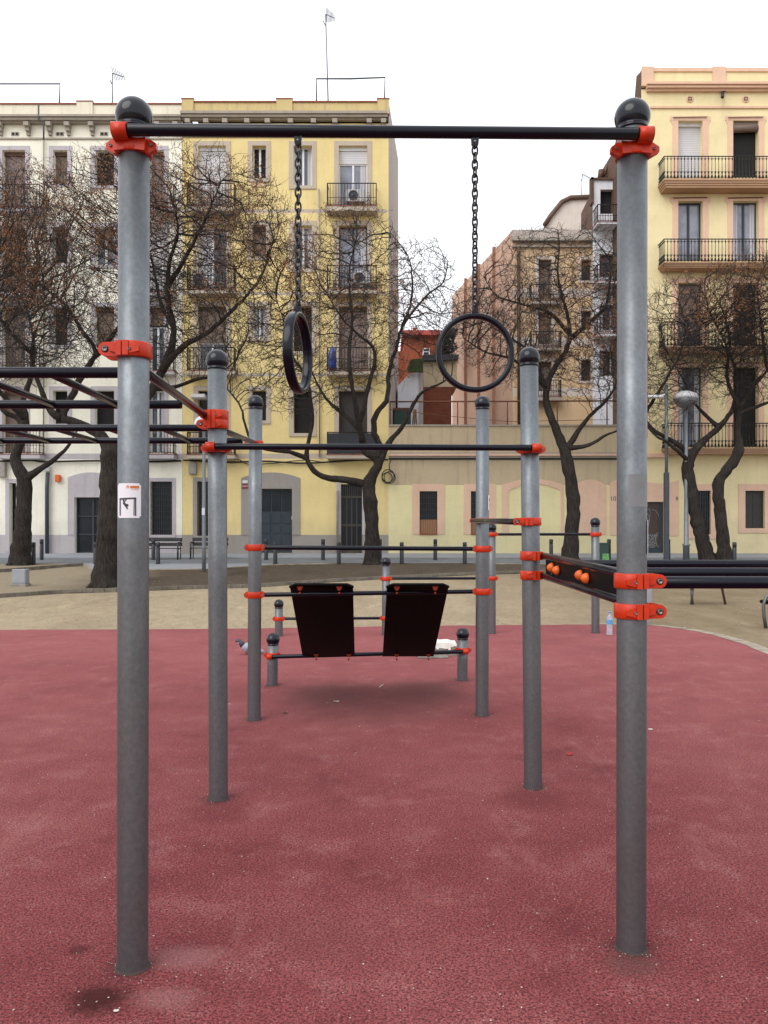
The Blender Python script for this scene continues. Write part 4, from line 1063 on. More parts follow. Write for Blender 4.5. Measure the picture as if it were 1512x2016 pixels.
m.build('side_wall', [M['peach'], M['kerb']], ob.t)
m = MB()
for px in (918, 944, 974):
    lo, hi = 42.0, 54.0
    for _ in range(30):
        mid = (lo + hi) / 2; xx = x0 + (x1 - x0) * (mid - 42) / 12
        if xx * F / mid + CX > px: lo = mid
        else: hi = mid
    D = lo; xx = x0 + (x1 - x0) * (D - 42) / 12; m.box(xx - .14, xx + .05, D - .12, D - .0, -.2, zt + .1)
m.build('pilaster', plain('rust_pilaster', (.42, .21, .14), .8), ob.t)
cb = Bld('pale_rear_building', 'pale pinkish building with a sloping roofline behind the peach one', 58, 1120)
m = MB(); m.prism([(X(a, 58), Z(b, 58)) for a, b in ((1072, 900), (1072, 445), (1085, 425), (1107, 398), (1124, 390), (1172, 388), (1172, 900))][::-1], 58, 64); m.build('wall', M['offw'], cb.t)
m = MB(); m.tube([P(a, b, 57.9) for a, b in ((1072, 444), (1085, 424), (1107, 397), (1124, 389), (1172, 387))], .18, 5); m.build('roof_edge', M['frame_b'], cb.t)
wh = Bld('white_narrow_building', 'narrow white building with glazed bay and balconies beside the right corner', 40.5, 1190)
hs = [(1182, 373, 1208, 421), (1180, 500, 1212, 545), (1180, 600, 1212, 650), (1180, 690, 1212, 740)]
wh.wall(1167, 1262, 355, 845, hs, [M['wht']])
wh.window(*hs[0], 'dark'); 
for h in hs[1:]: wh.window(*h, 'glass', frame='frame_d')
for rl, fl, bt_ in ((402, 436, 441), (520, 552, 558), (625, 655, 662)): wh.balcony(1176, 1240, rl, fl, bt_, slab='wht', out=.9)
m = MB(); D = 40.5; m.quad((X(1167, D), D, -.2), (X(1167, D), D, Z(355, D)), (X(1172, 46), 46, Z(425, 46)), (X(1172, 46), 46, -.2)); m.quad((X(1167, D), D, Z(355, D)), (X(1262, D), D, Z(355, D)), (X(1262, D), 46, Z(355, D)), (X(1172, 46), 46, Z(425, 46)), 1)
m.box(X(1163, D), X(1262, D), D - .1, D + .1, Z(355, D), Z(351, D), 1); m.box(X(1163, D), X(1168, D), D - .1, D + .3, Z(402, D), Z(350, D), 1)
m.build('side_wall', [M['side'], M['bbrick']], wh.t)
m = MB(); D = 41.5; m.tube([P(1193, 352, D), P(1206, 305, D)], .05, 5); m.tube([P(1187, 352, D), P(1198, 320, D)], .08, 5); m.tube([P(1182, 352, D), P(1184, 335, D)], .16, 6); m.build('chimney', M['frame_b'], wh.t)
rh = Bld('red_house', 'rust-red house with a bright red flat roof and chimney far behind the terrace', 60, 830)
D = 60; m = MB(); m.box(X(795, D), X(880, D), D, D + 6, -.2, Z(662, D)); m.box(X(782, D), X(795, D), D + .2, D + 6, -.2, Z(690, D)); m.build('wall', M['rust'], rh.t)
m = MB(); m.box(X(791, D), X(866, D), D - .5, D + 6, Z(662, D), Z(653, D)); m.box(X(815, D), X(820.5, D), D + 1, D + 1.4, Z(653, D), Z(643, D)); m.lathe((X(817.7, D), D + 1.2, Z(643, D)), [(.12, 0), (.12, .1), (.18, .12), (.18, .16), (.1, .2)], 10); m.build('roof', M['redroof'], rh.t)
rw = MB(); rw.box(X(832, D), X(846, D), D - .1, D, Z(700, D), Z(686, D)); rwo = rw.build('window', M['frame_w'], rh.t)
m = MB(); m.box(X(834, D), X(844, D), D - .12, D - .1, Z(698, D), Z(694, D)); m.box(X(834, D), X(844, D), D - .12, D - .1, Z(692, D), Z(688, D)); m.build('pane', M['glassd'], rwo)
m = MB(); D = 43; Pz = lambda L: [(X(a, D), Z(b, D)) for a, b in L][::-1]
m.prism(Pz(((783, 760), (805, 736), (824, 732), (832, 734), (832, 842), (783, 842))), D, D + 3, 0); m.box(X(826, D), X(833, D), D - .1, D, Z(842, D), Z(732, D), 1)
tag(m.build('white_shed', [M['wht'], M['side']]), 'small white rooftop shed with a slanting top beside the yellow building', 'shed')
sh = bpy.data.objects['white_shed']
m = MB(); D = 44; m.box(X(833, D), X(889, D), D, D + 3, tz(D), Z(762, D)); bw_ = m.build('brick_wall', M['brick']); tag(bw_, 'brown brick wall with a beige upper part behind the terrace railing', 'wall')
m = MB(); m.box(X(834, D), X(900, D), D + .1, D + 3, Z(761, D), Z(708, D)); m.build('upper_wall', M['tan'], bw_)
m = MB(); m.prism([(X(a, D), Z(b, D)) for a, b in ((828, 712), (833, 700), (902, 700), (902, 708), (890, 710))], D - .3, D + 3); m.build('roof', M['frame_d'], bw_)
m = MB(); D = 42.5; m.prism([(X(a, D), Z(b, D)) for a, b in ((800, 728), (808, 708), (822, 706), (833, 707), (833, 733), (805, 733))][::-1], D, D + .08); tag(m.build('green_screen', M['netgreen']), 'mossy green shade screen above the white shed', 'screen')
m = MB(); D = 40; m.box(X(776, D), X(809, D), D, D + 1.6, Z(842, D), Z(808, D)); m.box(X(774, D), X(811, D), D - .05, D + 1.7, Z(808, D), Z(803, D), 1)
for i in range(5): m.box(X(777 + i * 6.4, D), X(777.5 + i * 6.4, D), D - .015, D, Z(840, D), Z(810, D), 1)
tag(m.build('garden_cabinet', [M['hutgreen'], M['frame_b']]), 'dark green cabinet standing on the roof terrace by the yellow building', 'cabinet')
# small wooden stakes
for i, px in enumerate((812, 816, 820)):
    m = MB(); m.tube([P(px, 840, 39), P(px + 3 - i * 2, 806, 39)], .035, 5); tag(m.build('wooden_stake', M['woodp']), 'thin wooden stake leaning beside the green cabinet', 'stake', 'stakes on the terrace')
# ================================================================ fittings on facades
def cable(name, pts, D, r, label, mat='cable'):
    m = MB(); m.tube([P(a, b, D) for a, b in smooth2(pts)], r, 5); tag(m.build(name, M[mat]), label, 'cable')
cable('wall_cable', [(-300, 908), (-100, 905), (0, 908), (60, 906), (90, 909), (200, 907), (300, 909), (357, 907)], 35.9, .045, 'black cable bundle along the cream building above its ground floor')
cable('wall_cable', [(360, 906), (450, 910), (520, 908), (600, 912), (700, 906), (764, 905)], 35.9, .04, 'black cable running along the yellow building under the first balconies')
cable('wall_cable', [(440, 903), (470, 905), (490, 914), (540, 912), (600, 906), (640, 911)], 35.88, .022, 'thin sagging cable below the main one on the yellow building')
m = MB()
for i, (cx_, cy_, r_) in enumerate(((764, 937, 12), (767, 940, 11), (762, 941, 10))):
    m.tube([P(cx_ + r_ * math.cos(a_), cy_ + r_ * 1.05 * math.sin(a_), 35.85 - .02 * i) for a_ in [2 * math.pi * k / 20 for k in range(20)]], .022, 5, closed=True)
m.tube([P(770, 906, 35.85), P(766, 915, 35.85), P(768, 928, 35.85)], .02, 5)
tag(m.build('cable_coil', M['cable']), 'coil of spare black cable on the wall behind the central tree', 'cable')
def wallbox(name, a, b, c, d, mat, label, cat, out=.18):
    m = MB(); D = 36; m.box(X(a, D), X(c, D), D - out, D - .036, Z(d, D), Z(b, D), 0, .02); m.box(X(a, D) + .03, X(c, D) - .03, D - out - .008, D - out, Z(d, D) + .05, Z(b, D) - .05, 0)
    return tag(m.build(name, M[mat]), label, cat)
wallbox('meter_box', 373, 911, 388, 934, 'pipe', 'grey meter box below the yellow balcony near the lamp post', 'box')
wallbox('junction_box', 90, 919, 101, 929, 'ac', 'small white junction box on top of the grey pipe', 'box')
wallbox('alarm_box', 111, 935, 121, 949, 'hold', 'small orange alarm box beside the garage arch', 'box')
wallbox('meter_box', -2, 911, 14, 940, 'pipe', 'grey meter box at the left edge under the balcony', 'box')
m = MB(); D = 36; m.box(X(477, D), X(489, D), D - .06, D - .037, Z(962, D), Z(953, D)); m.box(X(478, D), X(488, D), D - .062, D - .038, Z(951, D), Z(946, D), 1); tag(m.build('wall_sign', [plain('maroon', (.22, .02, .03), .5), M['frame_w']]), 'small maroon wall sign by the blue garage door', 'sign')
v, f = textmesh('VADO', .10, (X(483, D), D - .065, Z(957.5, D))); m = MB(); m.add(v, f); m.build('lettering', M['frame_w'], bpy.data.objects['wall_sign'])
def pipe(pts, D, r, mat, label):
    m = MB(); m.tube([P(a, b, D) for a, b in pts], r, 8); tag(m.build('drain_pipe', M[mat]), label, 'pipe')
pipe([(94, 930), (92.5, 960), (92.5, 1091)], 35.85, .09, 'lampdark', 'dark drainpipe running down the cream building beside the garage')
pipe([(86, 275), (86, 905)], 35.9, .035, 'pipe', 'thin grey pipe down the upper cream facade')
pipe([(666, 965), (664, 968), (664, 1090)], 35.85, .05, 'pipe', 'slim pale pipe beside the narrow entrance door')
pipe([(628, 372), (629, 900)], 35.9, .03, 'pipe', 'thin pipe down the middle of the yellow facade')
def ac(px, py, D, label, w=.78, h=.55):
    x, z = X(px, D), Z(py, D); m = MB(); m.box(x - w / 2, x + w / 2, D - .14, D + .14, z - h / 2, z + h / 2, 0, .03)
    m.lathe((x - w * .12, D - .141, z), [(.22, 0), (.22, .01), (.2, .01), (.19, .002), (.06, .002), (.05, .012), (.0001, .012)], 20, 1, (0, -1, 0)); m.box(x - w / 2 + .05, x - w / 2 + .1, D - .1, D + .1, z - h / 2 - .06, z - h / 2, 1); m.box(x + w / 2 - .1, x + w / 2 - .05, D - .1, D + .1, z - h / 2 - .06, z - h / 2, 1)
    tag(m.build('air_conditioner', [M['ac'], M['frame_d']]), label, 'air conditioner')
ac(700, 387, 35.7, 'air conditioner on the top right balcony of the yellow building'); ac(712, 548, 35.7, 'air conditioner on the second balcony from the top, yellow building')
ac(395, 551, 35.7, 'air conditioner behind the left balcony of the yellow building', .7)
m = MB(); D = 35.32; x, z = X(654, D), Z(727, D)
m.lathe((x, D + .0, z), [(.13, 0), (.19, .06), (.18, .25), (.2, .4), (.17, .6), (.13, .8), (.06, .93), (.02, .98)], 14); tag(m.build('blue_bag', M['bluebag']), 'tall bright blue plastic bag hanging on the balcony railing', 'bag')
m = MB(); D = 35.3; m.sphere((X(190, 36), 35.8, Z(309, 36)), .16, 12, 8); m.tube([(X(190, 36), 35.8, Z(309, 36)), (X(197, 36), 36, Z(313, 36))], .05, 6); tag(m.build('dish_antenna', M['ac']), 'round white antenna dish in the window of the cream building', 'antenna')
m = MB(); m.box(X(381, 36), X(408, 36), 35.5, 35.97, Z(788, 36), Z(779, 36), 0, .02); m.box(X(381, 36), X(408, 36), 35.45, 35.5, Z(786, 36), Z(783, 36)); tag(m.build('awning_box', M['ac']), 'white folded awning box over a window of the yellow building', 'awning')
# roof antennas and frames
def antenna(px, pb, pt, D, label, lean=-5, boom=18):
    t = thing('roof_antenna', tuple(P(px, pb, D)), label, 'antenna'); m = MB(); top = P(px + lean, pt, D); m.tube([P(px, pb, D), top], .03, 5); m.build('mast', M['lampgrey'], t)
    m = MB(); b2 = P(px + lean + boom, pt + 8, D); m.tube([top, b2], .018, 4)
    for i in range(7):
        c_ = top + (b2 - top) * (.1 + .14 * i); l = .28 - .02 * i; m.tube([c_ + Vector((0, l, .1 - l)), c_ + Vector((0, -l, l * .6))], .014, 4)
    m.tube([top + Vector((-.12, 0, -.3)), top + Vector((0, 0, -.55))], .02, 4); m.build('aerial', M['lampdark'], t)
antenna(646, 200, 28, 38, 'tall thin television aerial above the yellow building'); antenna(221, 206, 144, 38, 'shorter television aerial above the cream building', 0, 24)
antenna(1145, 392, 343, 58, 'faint small aerial on the pale rear building', 1, 16)
def hoop(pts, D, label):
    m = MB(); m.tube([P(a, b, D) for a, b in pts], .035, 6); tag(m.build('roof_rail', M['lampdark']), label, 'rail')
hoop([(623, 203), (623, 155), (690, 155), (758, 152.5), (757, 200)], 37, 'thin square pipe frame on the roof of the yellow building')
hoop([(-200, 165), (0, 165), (118, 165), (117, 207)], 37, 'dark pipe frame on the roof of the cream building')
hoop([(86, 275), (86, 240), (76, 236), (76, 207)], 35.6, 'bent conduit over the cornice of the cream building')
# ================================================================ STREET FURNITURE
def bollard(px, pb, h_px):
    D = dep(pb); z0 = tz(D) + .02; x = X(px, D); h = h_px * D / F; m = MB()
    m.lathe((x, D, z0 - .02), [(.075, 0), (.075, .01), (.075, h - .19), (.068, h - .18), (.068, h - .165), (.075, h - .155), (.075, h), (.06, h + .02), (.0001, h + .022)], 14)
    m.lathe((x, D, z0), [(.115, 0), (.11, .01), (.08, .015)], 14)
    return m.build('bollard', M['boll'])
near = [66, 188, 311, 428, 542, 667, 791, 915, 1038, 1446, -60, 1570]
far = [82, 193, 302, 414, 524, 636, 748, 857, 968, 1085, 1199, 1316, -30]
for px in near: tag(bollard(px, 1111.5, 43), 'black bollard in the nearer row along the lane', 'bollard', 'bollards in the nearer row')
for px in far: tag(bollard(px, 1103.5, 41), 'black bollard in the farther row by the facades', 'bollard', 'bollards in the farther row')
def bench(px0, px1, pb, label):
    D = dep(pb); z0 = tz(D) + .02; x0, x1 = X(px0, D), X(px1, D); t = thing('bench', ((x0 + x1) / 2, D, z0), label, 'bench', 'street benches by the facade')
    m = MB()
    for i in range(3): m.box(x0, x1, D - .35 + i * .15, D - .23 + i * .15, z0 + .42, z0 + .45, 0, .008)
    m.build('seat', M['benchseat'], t); m = MB()
    for i in range(2): m.box(x0, x1, D + .12 + i * .03, D + .15 + i * .03, z0 + .52 + i * .19, z0 + .66 + i * .19, 0, .008)
    m.build('backrest', M['benchseat'], t)
    for x in (x0 + .05, x1 - .05):
        m = MB(); m.tube([(x, D - .36, z0), (x, D - .36, z0 + .6), (x, D - .30, z0 + .66), (x, D + .1, z0 + .66)], .034, 6); m.tube([(x, D + .08, z0), (x, D + .1, z0 + .45), (x, D + .17, z0 + .86)], .022, 6); m.tube([(x, D - .36, z0 + .42), (x, D + .1, z0 + .42)], .02, 6); m.build('leg', M['boll'], t)
bench(268, 357, 1102, 'dark street bench in front of the grilled window'); bench(377, 448, 1101, 'dark street bench beside the thin lamp post, partly hidden')
# left lamp
D = dep(1128); z0 = tz(D); x = X(401.5, D); t = thing('street_lamp', (x, D, z0), 'thin galvanised street lamp with white dome head at the left', 'street lamp')
m = MB(); m.tube([(x, D, z0 - .1), (x, D, Z(1075, D)), (x, D, Z(840, D))], [.07, .062, .05], 12); m.lathe((x, D, Z(1078, D)), [(.07, -.02), (.085, -.01), (.085, .01), (.07, .02)], 12); m.build('pole', M['lampgrey'], t)
m = MB(); m.lathe((X(395, D), D, Z(838, D)), [(.0001, -.05), (.2, -.03), (.22, 0), (.21, .1), (.15, .22), (.06, .29), (.0001, .3)], 20); m.tube([(x, D, Z(842, D)), (X(395, D), D, Z(838, D))], .05, 8); m.build('lamp_head', M['lampw'], t)
m = MB(); m.box(x - .05, x + .04, D - .072, D - .066, Z(1014, D), Z(1000, D)); m.build('sticker', M['white'], t)
# right lamps
D = dep(1107); z0 = tz(D) ; x = X(1312, D); t = thing('street_lamp', (x, D, z0), 'tall square lamp post with flat luminaire on an arm, dark lower half', 'street lamp')
m = MB(); m.box(x - .09, x + .09, D - .09, D + .09, z0, Z(930, D), 1, .02); m.tube([(x, D, Z(932, D)), (x, D, Z(758, D))], .062, 12, 0); m.build('pole', [M['lampgrey'], M['lampdark']], t)
m = MB(); m.box(X(1273, D), X(1305, D), D - .12, D + .12, Z(784, D), Z(778, D), 0, .03); m.tube([(X(1300, D), D, Z(780, D)), (x, D, Z(775, D))], .03, 6); m.build('luminaire', M['lampw'], t)
D = dep(1108) + .4; z0 = tz(D); x = X(1351, D); t = thing('street_lamp', (x, D, z0), 'street lamp with a wide white dish over a grey bowl, by the forked tree', 'street lamp')
m = MB(); m.lathe((x, D, z0), [(.125, 0), (.12, .62), (.14, .63), (.14, .68), (.09, .72), (.075, 2.5), (.065, Z(806, D) - z0)], 16); m.build('pole', M['lampgrey'], t)
m = MB(); zt = Z(786, D); m.lathe((x, D, zt), [(.07, -.40), (.25, -.30), (.42, -.14), (.46, 0), (.44, .02)], 24, 0); m.build('bowl', M['lampgrey'], t)
m = MB(); m.lathe((x, D, zt + .022), [(.43, 0), (.44, .08), (.38, .2), (.2, .28), (.0001, .30)], 24, 0); m.build('lamp_dish', M['lampw'], t)
# bin
D = dep(1108.5); z0 = tz(D); x0, x1 = X(1176, D), X(1197, D); t = thing('litter_bin', ((x0 + x1) / 2, D, z0), 'dark green litter bin with a bright green label, between short post and bollard', 'litter bin')
m = MB(); m.box(x0, x1, D - .16, D + .16, z0 + .1, z0 + .75, 0, .03); m.box(x0 - .01, x1 + .01, D - .17, D + .17, z0 + .71, z0 + .77, 0, .02); m.build('body', M['green'], t)
m = MB()
for x in (x0 - .09, x1 + .06): m.tube([(x, D, z0), (x, D, z0 + .78), (x + (.06 if x < x0 else -.06), D, z0 + .8)], .022, 6)
m.tube([(x0 - .09, D, z0 + .5), (x0, D, z0 + .5)], .015, 5); m.tube([(x1 + .06, D, z0 + .5), (x1, D, z0 + .5)], .015, 5); m.build('stand', M['boll'], t)
m = MB(); m.box(x1 - .25, x1 - .005, D - .167, D - .161, z0 + .06, z0 + .36, 0)
for tx, dz in (('OLI', .29), ('SO', .15)):
    v, f = textmesh(tx, .15, (x1 - .13, D - .170, z0 + dz)); m.add(v, f, 1)
m.build('label', [M['label'], M['print']], t)
# utility cabinet
D = dep(1158); z0 = tz(D); t = thing('utility_cabinet', (X(36, D), D, z0), 'small grey utility cabinet on a concrete foot at the left', 'cabinet')
m = MB(); m.box(X(23, D), X(50, D), D, D + .25, z0 + .11, Z(1121, D), 0, .012); m.box(X(25, D), X(48, D), D - .006, D, z0 + .16, Z(1124, D)); m.build('cabinet', M['boxgrey'], t)
m = MB(); m.box(X(21, D), X(52, D), D - .05, D + .3, z0 - .05, z0 + .11, 0, .02); m.build('foot', M['concrete'], t)
# short grey post behind the right post
D = dep(1232); m = MB(); x = X(1275, D); m.box(x - .085, x + .065, D - .06, D + .06, -.05, .30, 0, .01); m.box(x - .08, x + .06, D - .055, D + .055, .30, 1.1, 1, .01); o = m.build('metal_post', [M['concrete'], M['boxgrey']]); tag(o, 'short square grey post at the sand edge behind the near right post', 'post')
# bent tube seat at right edge
D = dep(1237); t = thing('tube_stool', (X(1512, D), D, tz(D)), 'bent steel tube seat at the right edge on the sand', 'seat')
m = MB(); m.tube([P(1508, 1238, D), P(1504, 1212, D), P(1503, 1192, D), P(1508, 1176, D), P(1518, 1168, D), P(1560, 1166, D)], .028, 10); m.tube([P(1600, 1238, D), P(1604, 1192, D), P(1596, 1172, D), P(1560, 1166, D)], .028, 10); m.build('frame', M['galv'], t)
m = MB(); m.box(X(1508, D), X(1600, D), D - .15, D + .25, Z(1190, D), Z(1183, D), 0, .02); m.build('seat', M['board'], t)
# wooden bench behind the pipes
D = dep(1190); z0 = tz(D); t = thing('wooden_bench', (X(1395, D), D, z0), 'dark red wooden bench with splayed legs, mostly behind the black pipes', 'bench')
m = MB(); m.prism([(X(a, D), Z(b, D)) for a, b in ((1350, 1112), (1354, 1103), (1378, 1103.5), (1415, 1107), (1452, 1108), (1452, 1116))][::-1], D + .2, D + .25); m.build('backrest', M['benchwood'], t)
m = MB(); m.box(X(1345, D), X(1440, D), D - .2, D + .2, Z(1152, D), Z(1147, D), 0, .01); m.build('seat', M['benchwood'], t)
for a, b, mt in ((1364, 1359, 'galv'), (1361, 1365, 'galv'), (1428, 1420, 'benchwood')):
    m = MB(); m.tube([P(a, 1190, D), P(b, 1150, D)], .025, 6); m.build('leg', M[mt], t)
# stone block
D = dep(1291, True); t = thing('stone_block', (X(862, D), D, 0), 'broken stone block with flaking white paint lying behind the right sit-up board', 'stone block')
m = MB(); rr = random.Random(5); x0, x1 = X(818, D), X(899, D); h = .165
nx, ny = 14, 6; top = {}
for i in range(nx + 1):
    for j in range(ny + 1):
        top[i, j] = (x0 + (x1 - x0) * i / nx + rr.uniform(-.006, .006), D + .34 * j / ny + rr.uniform(-.006, .006), h + rr.uniform(-.004, .004) - (.012 if i > nx - 2 else 0))
vs = []; idx = {}
for k_, p in top.items(): idx[k_] = len(vs); vs.append(p)
fs = [(idx[i, j], idx[i + 1, j], idx[i + 1, j + 1], idx[i, j + 1]) for i in range(nx) for j in range(ny)]
for n_, f_ in enumerate(fs): m.add([vs[q] for q in f_], [(0, 1, 2, 3)], 0)
fm = []
for i in range(nx):
    a, b = vs[idx[i, 0]], vs[idx[i + 1, 0]]; mid = h * (.50 + .12 * rr.random()) if i < nx * .75 else h * (.3 + .5 * rr.random())
    a2, b2 = (a[0], a[1] - .006, mid), (b[0], b[1] - .006, mid)
    m.quad(a2, b2, b, a, 0); m.quad((a[0], a[1] - .008, 0), (b[0], b[1] - .008, 0), b2, a2, 1)
for j in range(ny):
    a, b = vs[idx[nx, j]], vs[idx[nx, j + 1]]; m.quad((a[0], a[1], 0), (b[0], b[1], 0), b, a, 1 if j % 2 else 0)
    a, b = vs[idx[0, j]], vs[idx[0, j + 1]]; m.quad(a, b, (b[0], b[1], 0), (a[0], a[1], 0), 1)
m.build('block', [M['stonew'], M['stoneg']], t)
m = MB(); m.box(X(822, D - .1), X(882, D - .1), D - .22, D - .04, .0, .018, 0, .005); m.build('loose_slab', M['stoneg'], t)
# bottle
D = dep(1250, True); x = X(1200, D); t = thing('water_bottle', (x, D, 0), 'plastic water bottle with a blue label standing on the red surface', 'bottle')
m = MB(); m.lathe((x, D, .002), [(.0001, .004), (.04, .0), (.046, .012), (.046, .10), (.043, .11), (.046, .12), (.046, .235), (.040, .27), (.022, .305), (.016, .32), (.016, .335)], 20); m.build('body', M['pet'], t)
m = MB(); m.lathe((x, D, .002), [(.0468, .165), (.047, .17), (.047, .23), (.0468, .235)], 20); m.build('label', M['petlabel'], t)
m = MB(); m.lathe((x, D, .002), [(.018, .335), (.018, .36), (.016, .362), (.0001, .362)], 16); m.build('cap', M['petlabel'], t)
# pigeon
D = dep(1288, True); s_ = D / F; bx0 = X(466, D); t = thing('pigeon', (X(482, D), D, 0), 'grey pigeon walking left, half hidden behind a far post', 'pigeon')
def pp(px, py, dy=0): return Vector((X(px, D), D + dy, Z(py, D)))
m = MB(); m.tube([pp(467, 1262), pp(471, 1263.5), pp(475, 1267), pp(479, 1271), pp(486, 1274.5), pp(494, 1277), pp(502, 1279), pp(512, 1281.5), pp(520, 1283.5)], [.014, .026, .030, .045, .066, .068, .052, .030, .018], 16, flat=.85)
m.build('body', M['feather'], t); body = t.children[0]
m = MB(); m.tube([pp(464.5, 1262.5), pp(466, 1261.3), pp(469, 1261), pp(472, 1263), pp(475, 1266.5), pp(478.5, 1270)], [.008, .020, .026, .027, .034, .047], 14, flat=.9); m.tube([pp(465.5, 1262.5), pp(461.8, 1264.5)], [.009, .002], 8); m.sphere(pp(467.5, 1260.8, -.024), .0045, 8, 6, 1); m.build('head', [M['featherd'], M['porange']], t)
m = MB(); m.tube([pp(481, 1271, -.045), pp(488, 1273, -.058), pp(497, 1277.5, -.050), pp(510, 1281, -.02), pp(519, 1283, 0)], [.016, .034, .036, .022, .006], 10, flat=.5); m.tube([pp(486, 1281.5, -.067), pp(492, 1276.5, -.085)], [.004, .009], 6, 1); m.tube([pp(493, 1283, -.06), pp(500, 1278, -.074)], [.004, .009], 6, 1); m.build('wing', [M['feather'], M['featherd']], t)
for dy, px in ((-.02, 485.5), (.025, 490)):
    m = MB(); m.tube([pp(px + 1.5, 1281, dy), pp(px - .5, 1284.5, dy), Vector((X(px, D), D + dy, .006))], [.012, .006, .005], 7)
    for q in (-.6, 0, .6): m.tube([Vector((X(px, D), D + dy, .006)), Vector((X(px, D) - .03 * math.cos(q), D + dy + .03 * math.sin(q), .004))], .0035, 5)
    m.build('leg', M['foot'], t)
# litter
rr = random.Random(11)
def flake(m, x, y, s, mi=0, z=.004):
    a = rr.uniform(0, 6.3); n = rr.choice((4, 5)); pts = []
    for i in range(n): q = a + 2 * math.pi * i / n; r_ = s * rr.uniform(.5, 1); pts.append((x + math.cos(q) * r_, y + math.sin(q) * r_, z + rr.uniform(0, s * .5)))
    m.add(pts, [tuple(range(n))], mi)
m = MB()
for i in range(1500):
    y = 1.5 + 11.5 * rr.random() ** 1.3; x = rr.uniform(-.55, .55) * y; flake(m, x, y, rr.uniform(.0015, .0045) * (1 + y * .08), rr.choice((0, 0, 0, 1)), .003)
for c in (A, B, C, Dp, E, Fp, Gp, Hp):
    for i in range(60):
        a = rr.uniform(0, 6.3); r_ = .06 + abs(rr.gauss(0, .05)); flake(m, c.b.x + r_ * math.cos(a), c.b.y + r_ * math.sin(a), rr.uniform(.0015, .004), rr.choice((0, 0, 1)), .003)
tag(m.build('fine_grit', [M['paper'], M['leafbrown']]), 'pale grit and crumbs scattered on the red surface', 'grit', kind='stuff')
m = MB()
for i in range(3200):
    y = 13.2 + 15 * rr.random() ** 1.2; x = rr.uniform(-.52, .52) * y
    if y < interp([(p.x, p.y) for p in ew], x) + .25: continue
    flake(m, x, y, rr.uniform(.006, .020), rr.choice((0, 1, 1, 1, 2)), tz(y) + (.01 if y < 19 else .07))
tag(m.build('ground_debris', [M['paper'], M['leafbrown'], M['soil']]), 'pebbles and dry leaf bits scattered over the sandy ground', 'debris', kind='stuff')
def litter(name, px, py, w, mat, label, cat):
    D = dep(py, True); m = MB(); x = X(px, D); s_ = w * D / F / 2; vs = []
    for i in range(7):
        a = 2 * math.pi * i / 7; vs.append((x + s_ * math.cos(a) * rr.uniform(.7, 1), D + s_ * 1.1 * math.sin(a) * rr.uniform(.4, 1), .004 + rr.uniform(.0, .25) * s_))
    vs.append((x, D, .006)); m.add(vs, [(i, (i + 1) % 7, 7) for i in range(7)]); tag(m.build(name, M[mat]), label, cat)
litter('red_wrapper', 1121, 1486, 18, 'leafred', 'small crumpled red wrapper on the rubber surface, right of centre', 'litter')
litter('paper_scrap', 1281, 1437, 12, 'paper', 'pale paper scrap lying right of the near right post', 'litter')
litter('dry_leaf', 662, 1382, 14, 'paper', 'pale dry leaf under the left sit-up board', 'leaf')
litter('dry_leaf', 561, 1405, 12, 'leafbrown', 'dark dry leaf in front of the far left post', 'leaf')
litter('paper_scrap', 229, 1992, 12, 'paper', 'pale crumb of paper by the wet stain in the near left corner', 'litter')
litter('paper_scrap', 452, 1387, 6, 'paper', 'tiny white scrap right of the second left post', 'litter')
m = MB(); D = dep(1352, True); m.tube([Vector((X(747, D), D - .05, .008)), Vector((X(755, D), D + .07, .010))], .004, 5); tag(m.build('paper_straw', M['paper']), 'short white straw on the ground between the two boards', 'litter')
